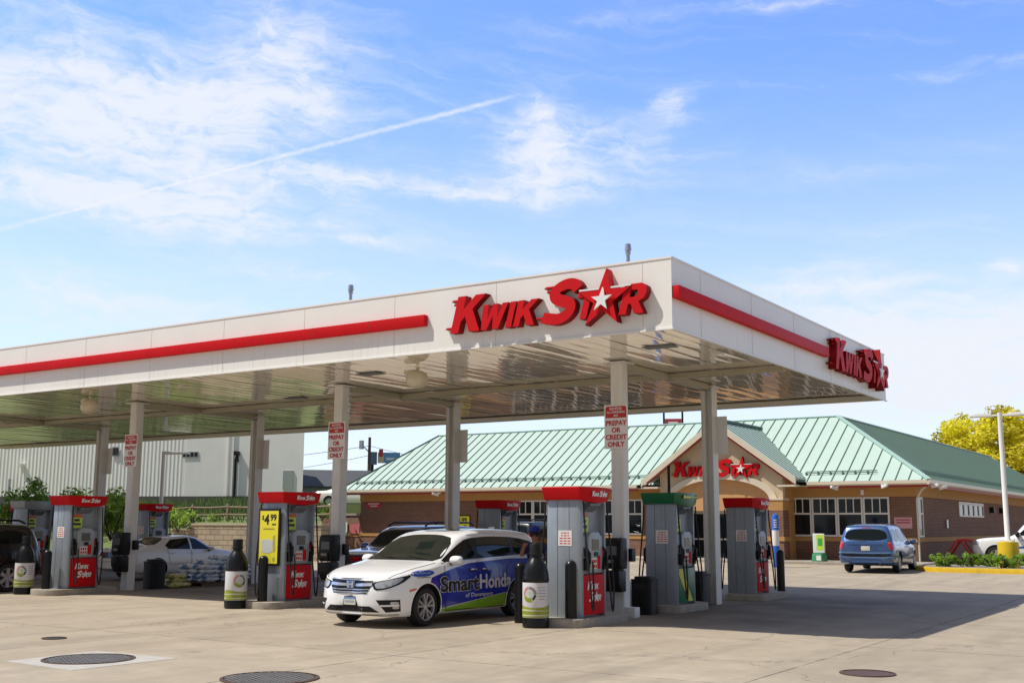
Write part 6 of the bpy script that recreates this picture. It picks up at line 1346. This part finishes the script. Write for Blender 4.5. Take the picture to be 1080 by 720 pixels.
# ------------------------------------------------------------------ vegetation
def leafmats(name, c, yel=1.0):
    out = []
    for k, f in (('dark', .66), ('mid', 1.0), ('light', 1.4)):
        m = mat(f'{name}_leaf_{k}', tuple(min(1, x*f) for x in c), .55, var=.2, vscale=3, spec=.3); t = m.node_tree; pb = t.nodes['Principled BSDF']
        if not any(n.type == 'BSDF_TRANSLUCENT' for n in t.nodes):
            tr = t.nodes.new('ShaderNodeBsdfTranslucent'); tr.inputs['Color'].default_value = (*(min(1, x*f*1.25) for x in c), 1); mx = t.nodes.new('ShaderNodeMixShader'); mx.inputs[0].default_value = .42
            t.links.new(pb.outputs[0], mx.inputs[1]); t.links.new(tr.outputs[0], mx.inputs[2]); t.links.new(mx.outputs[0], t.nodes['Material Output'].inputs['Surface'])
        out.append(m)
    return out
def foliage(clumps, size, per, rr, flat=.0):
    """clumps: (centre, radius). Folded leaf sprays scattered through each clump, more of them near its skin"""
    V = []; F = []; MI = []
    for c, r in clumps:
        shade_i = rr.choice((0, 1, 1, 2))
        for _ in range(int(per*r*r)):
            d = Vector((rr.gauss(0, 1), rr.gauss(0, 1), rr.gauss(0, 1))).normalized(); p = Vector(c)+d*r*(rr.random()**.45)*Vector((1, 1, 1-flat)).z if False else Vector(c)+Vector((d.x, d.y, d.z*(1-flat)))*r*(rr.random()**.45)
            a = Vector((rr.gauss(0, 1), rr.gauss(0, 1), rr.gauss(0, .6))).normalized(); n_ = (d*.6+Vector((rr.gauss(0, 1), rr.gauss(0, 1), rr.gauss(0, 1)+.5))).normalized(); w = a.cross(n_).normalized(); s = size*rr.uniform(.55, 1.3)
            o = len(V); V += [p-a*s*.5, p-w*s*.28+n_*s*.06, p+a*s*.5, p+w*s*.28+n_*s*.06]; F.append((o, o+1, o+2, o+3)); MI.append(min(2, max(0, shade_i+rr.choice((-1, 0, 0, 1)))))
    return V, F, MI
def crown_obj(name, clumps, size, per, mats, parent, seed, flat=0):
    V, F, MI = foliage(clumps, size, per, random.Random(seed), flat); b = MB(); b.v = [tuple(v) for v in V]; b.f = F; b.m = MI
    me = bpy.data.meshes.new(name); me.from_pydata(b.v, [], b.f)
    for m in mats: me.materials.append(m)
    me.polygons.foreach_set('material_index', MI); return link(name, me, parent)
def clump_cloud(c, rad, n, rmin, rmax, rr, shell=.5):
    out = []
    for _ in range(n):
        d = Vector((rr.gauss(0, 1), rr.gauss(0, 1), rr.gauss(0, 1))).normalized(); q = shell+(1-shell)*rr.random()
        out.append((Vector((c[0]+d.x*rad[0]*q, c[1]+d.y*rad[1]*q, c[2]+d.z*rad[2]*q)), rr.uniform(rmin, rmax)))
    return out
BARK = mat('bark', (.07, .055, .04), .9, var=.4, vscale=8)
# golden tree behind the store
YL = leafmats('golden', (.68, .60, .035))
t = thing('golden_tree', 'broad tree with golden yellow leaves behind the store roof', 'tree', (-13.0, 99, 0)); rr = random.Random(3)
b = MB(); b.tube([(0, 0, 0), (.1, 0, 3), (0, .2, 6), (.2, 0, 8.5)], .4, 10, rr=[.5, .42, .36, .22])
ends = []
for i in range(11):
    a = i*2.4; z0 = 3.5+.45*i; L = rr.uniform(3.2, 5.4); e = Vector((L*math.cos(a), L*math.sin(a), z0+rr.uniform(2.2, 4.2))); b.tube([(0, 0, z0), (e.x*.45, e.y*.45, z0+(e.z-z0)*.6), tuple(e)], .1, 6, rr=[.2, .12, .05]); ends.append(e)
b.build('trunk', BARK, t)
cl = clump_cloud((0.3, 0, 8.4), (6.6, 6.2, 4.1), 95, .75, 1.5, rr, .45)+[(e, 1.3) for e in ends]
crown_obj('crown', cl, .40, 190, YL, t, 11, .2)
# bushes on the bank
DG = leafmats('bush', (.17, .27, .04)); LG = leafmats('bright_bush', (.28, .40, .055)); KG = leafmats('kerb_shrub', (.24, .38, .05))
def bush(name, label, pos, rad, mats, seed, leaf=.16, n=16, per=130, group='bushes on the bank', stems=True, trunk=None):
    t = thing(name, label, 'bush', pos, 0, group); rr = random.Random(seed)
    cl = clump_cloud((0, 0, rad[2]*.95), rad, n, min(rad)*.26, min(rad)*.5, rr, .35); crown_obj('foliage', cl, leaf, per, mats, t, seed)
    b = MB()
    for i in range(5): a = i*1.26; b.tube([(0, 0, -.1), (rad[0]*.3*math.cos(a), rad[1]*.3*math.sin(a), rad[2]*.6), (rad[0]*.6*math.cos(a), rad[1]*.6*math.sin(a), rad[2]*1.3)], .03, 5)
    b.build('stems', BARK, t); return t
def on_bank(px, py, d):
    v = px_dir(px, py); p = Vector(CAM)+v*(d/v.dot(fwd)); return p
for lab, px, pb, d, w, h, m, sd in (('pointed green bush against the warehouse at the far left', 34, 556, 50, 1.0, 1.75, DG, 1), ('small pale bush between the pointed bush and the near pump', 62, 556, 52, .9, 1.2, LG, 2), ('tall leafy bush behind the left column', 90, 560, 48, 1.3, 1.75, LG, 3),
                                    ('bright leafy bush between the two left columns', 117, 562, 47, 1.4, 1.75, LG, 4), ('wide low bush behind the silver sedan', 150, 562, 50, 1.4, 1.2, DG, 5), ('sprawling bright bush inside the rail fence', 190, 558, 57, 1.9, 1.15, LG, 6), ('low bush at the left edge of the grass bank', 8, 556, 48, 1.2, 1.3, DG, 8), ('dark green shrub behind the fence near the house', 338, 545, 66, 1.5, 1.2, DG, 9)):
    p = on_bank(px, pb, d); p.z = max(.2, p.z-.2); bush('bush', lab, p, (w, w, h*.62), m, sd, .17, 24, 700)
# kerb shrubs
ks = random.Random(8)
for i, (x, y) in enumerate(((-1.95, 27.5), (-1.15, 27.9), (-.45, 28.35), (.15, 27.15), (1.05, 27.3), (1.75, 27.7), (2.6, 27.3), (3.6, 27.6), (4.6, 27.3))):
    bush('shrub', ('low spreading evergreen shrub at the left end of the yellow kerb', 'low evergreen shrub second from the left end of the yellow kerb', 'low evergreen shrub under the red plough frame', 'low evergreen shrub in front of the yellow drum', 'low evergreen shrub right of the yellow drum')[i] if i < 5 else f'low evergreen shrub by the right end of the kerb, {("nearest the drum", "in the middle", "beyond it", "out at the edge")[i-5]}',
         (x, y, kz+.15), (.56, .5, .27), KG, 40+i, .075, 30, 6500, 'low shrubs in the kerbed bed')
# long grass on the bank
rr = random.Random(12); b = MB()
for _ in range(15000):
    u = rr.random(); x = -47+17*rr.random(); y0 = 22.8 if x > -38 else 22.5-(x+38)*-.55; d = rr.random()**.8*24; p = Vector((x, y0, 0))+bk*d
    zz = hill_z(1.78 if x > -38.2 else 1.2, min(1, .0+d/26*.9)); h = rr.uniform(.25, .6)+(.5 if d > 5 else 0)*rr.random(); a = rr.random()*6.28; wv_ = .05; ln = Vector((rr.gauss(0, .14), rr.gauss(0, .14), 0))
    b.add([(p.x-wv_*math.cos(a), p.y-wv_*math.sin(a), zz-.12), (p.x+wv_*math.cos(a), p.y+wv_*math.sin(a), zz-.12), (p.x+ln.x, p.y+ln.y, zz+h)], [(0, 1, 2)], rr.choice((0, 0, 1)))
me = bpy.data.meshes.new('long_grass'); me.from_pydata(b.v, [], b.f)
for m in (mat('grass_blade', (.08, .14, .028), .7), mat('grass_blade_pale', (.18, .23, .06), .7)): me.materials.append(m)
me.polygons.foreach_set('material_index', b.m); o = link('long_grass', me); tag(o, 'long dark grass growing on the bank below the warehouse', kind='stuff')
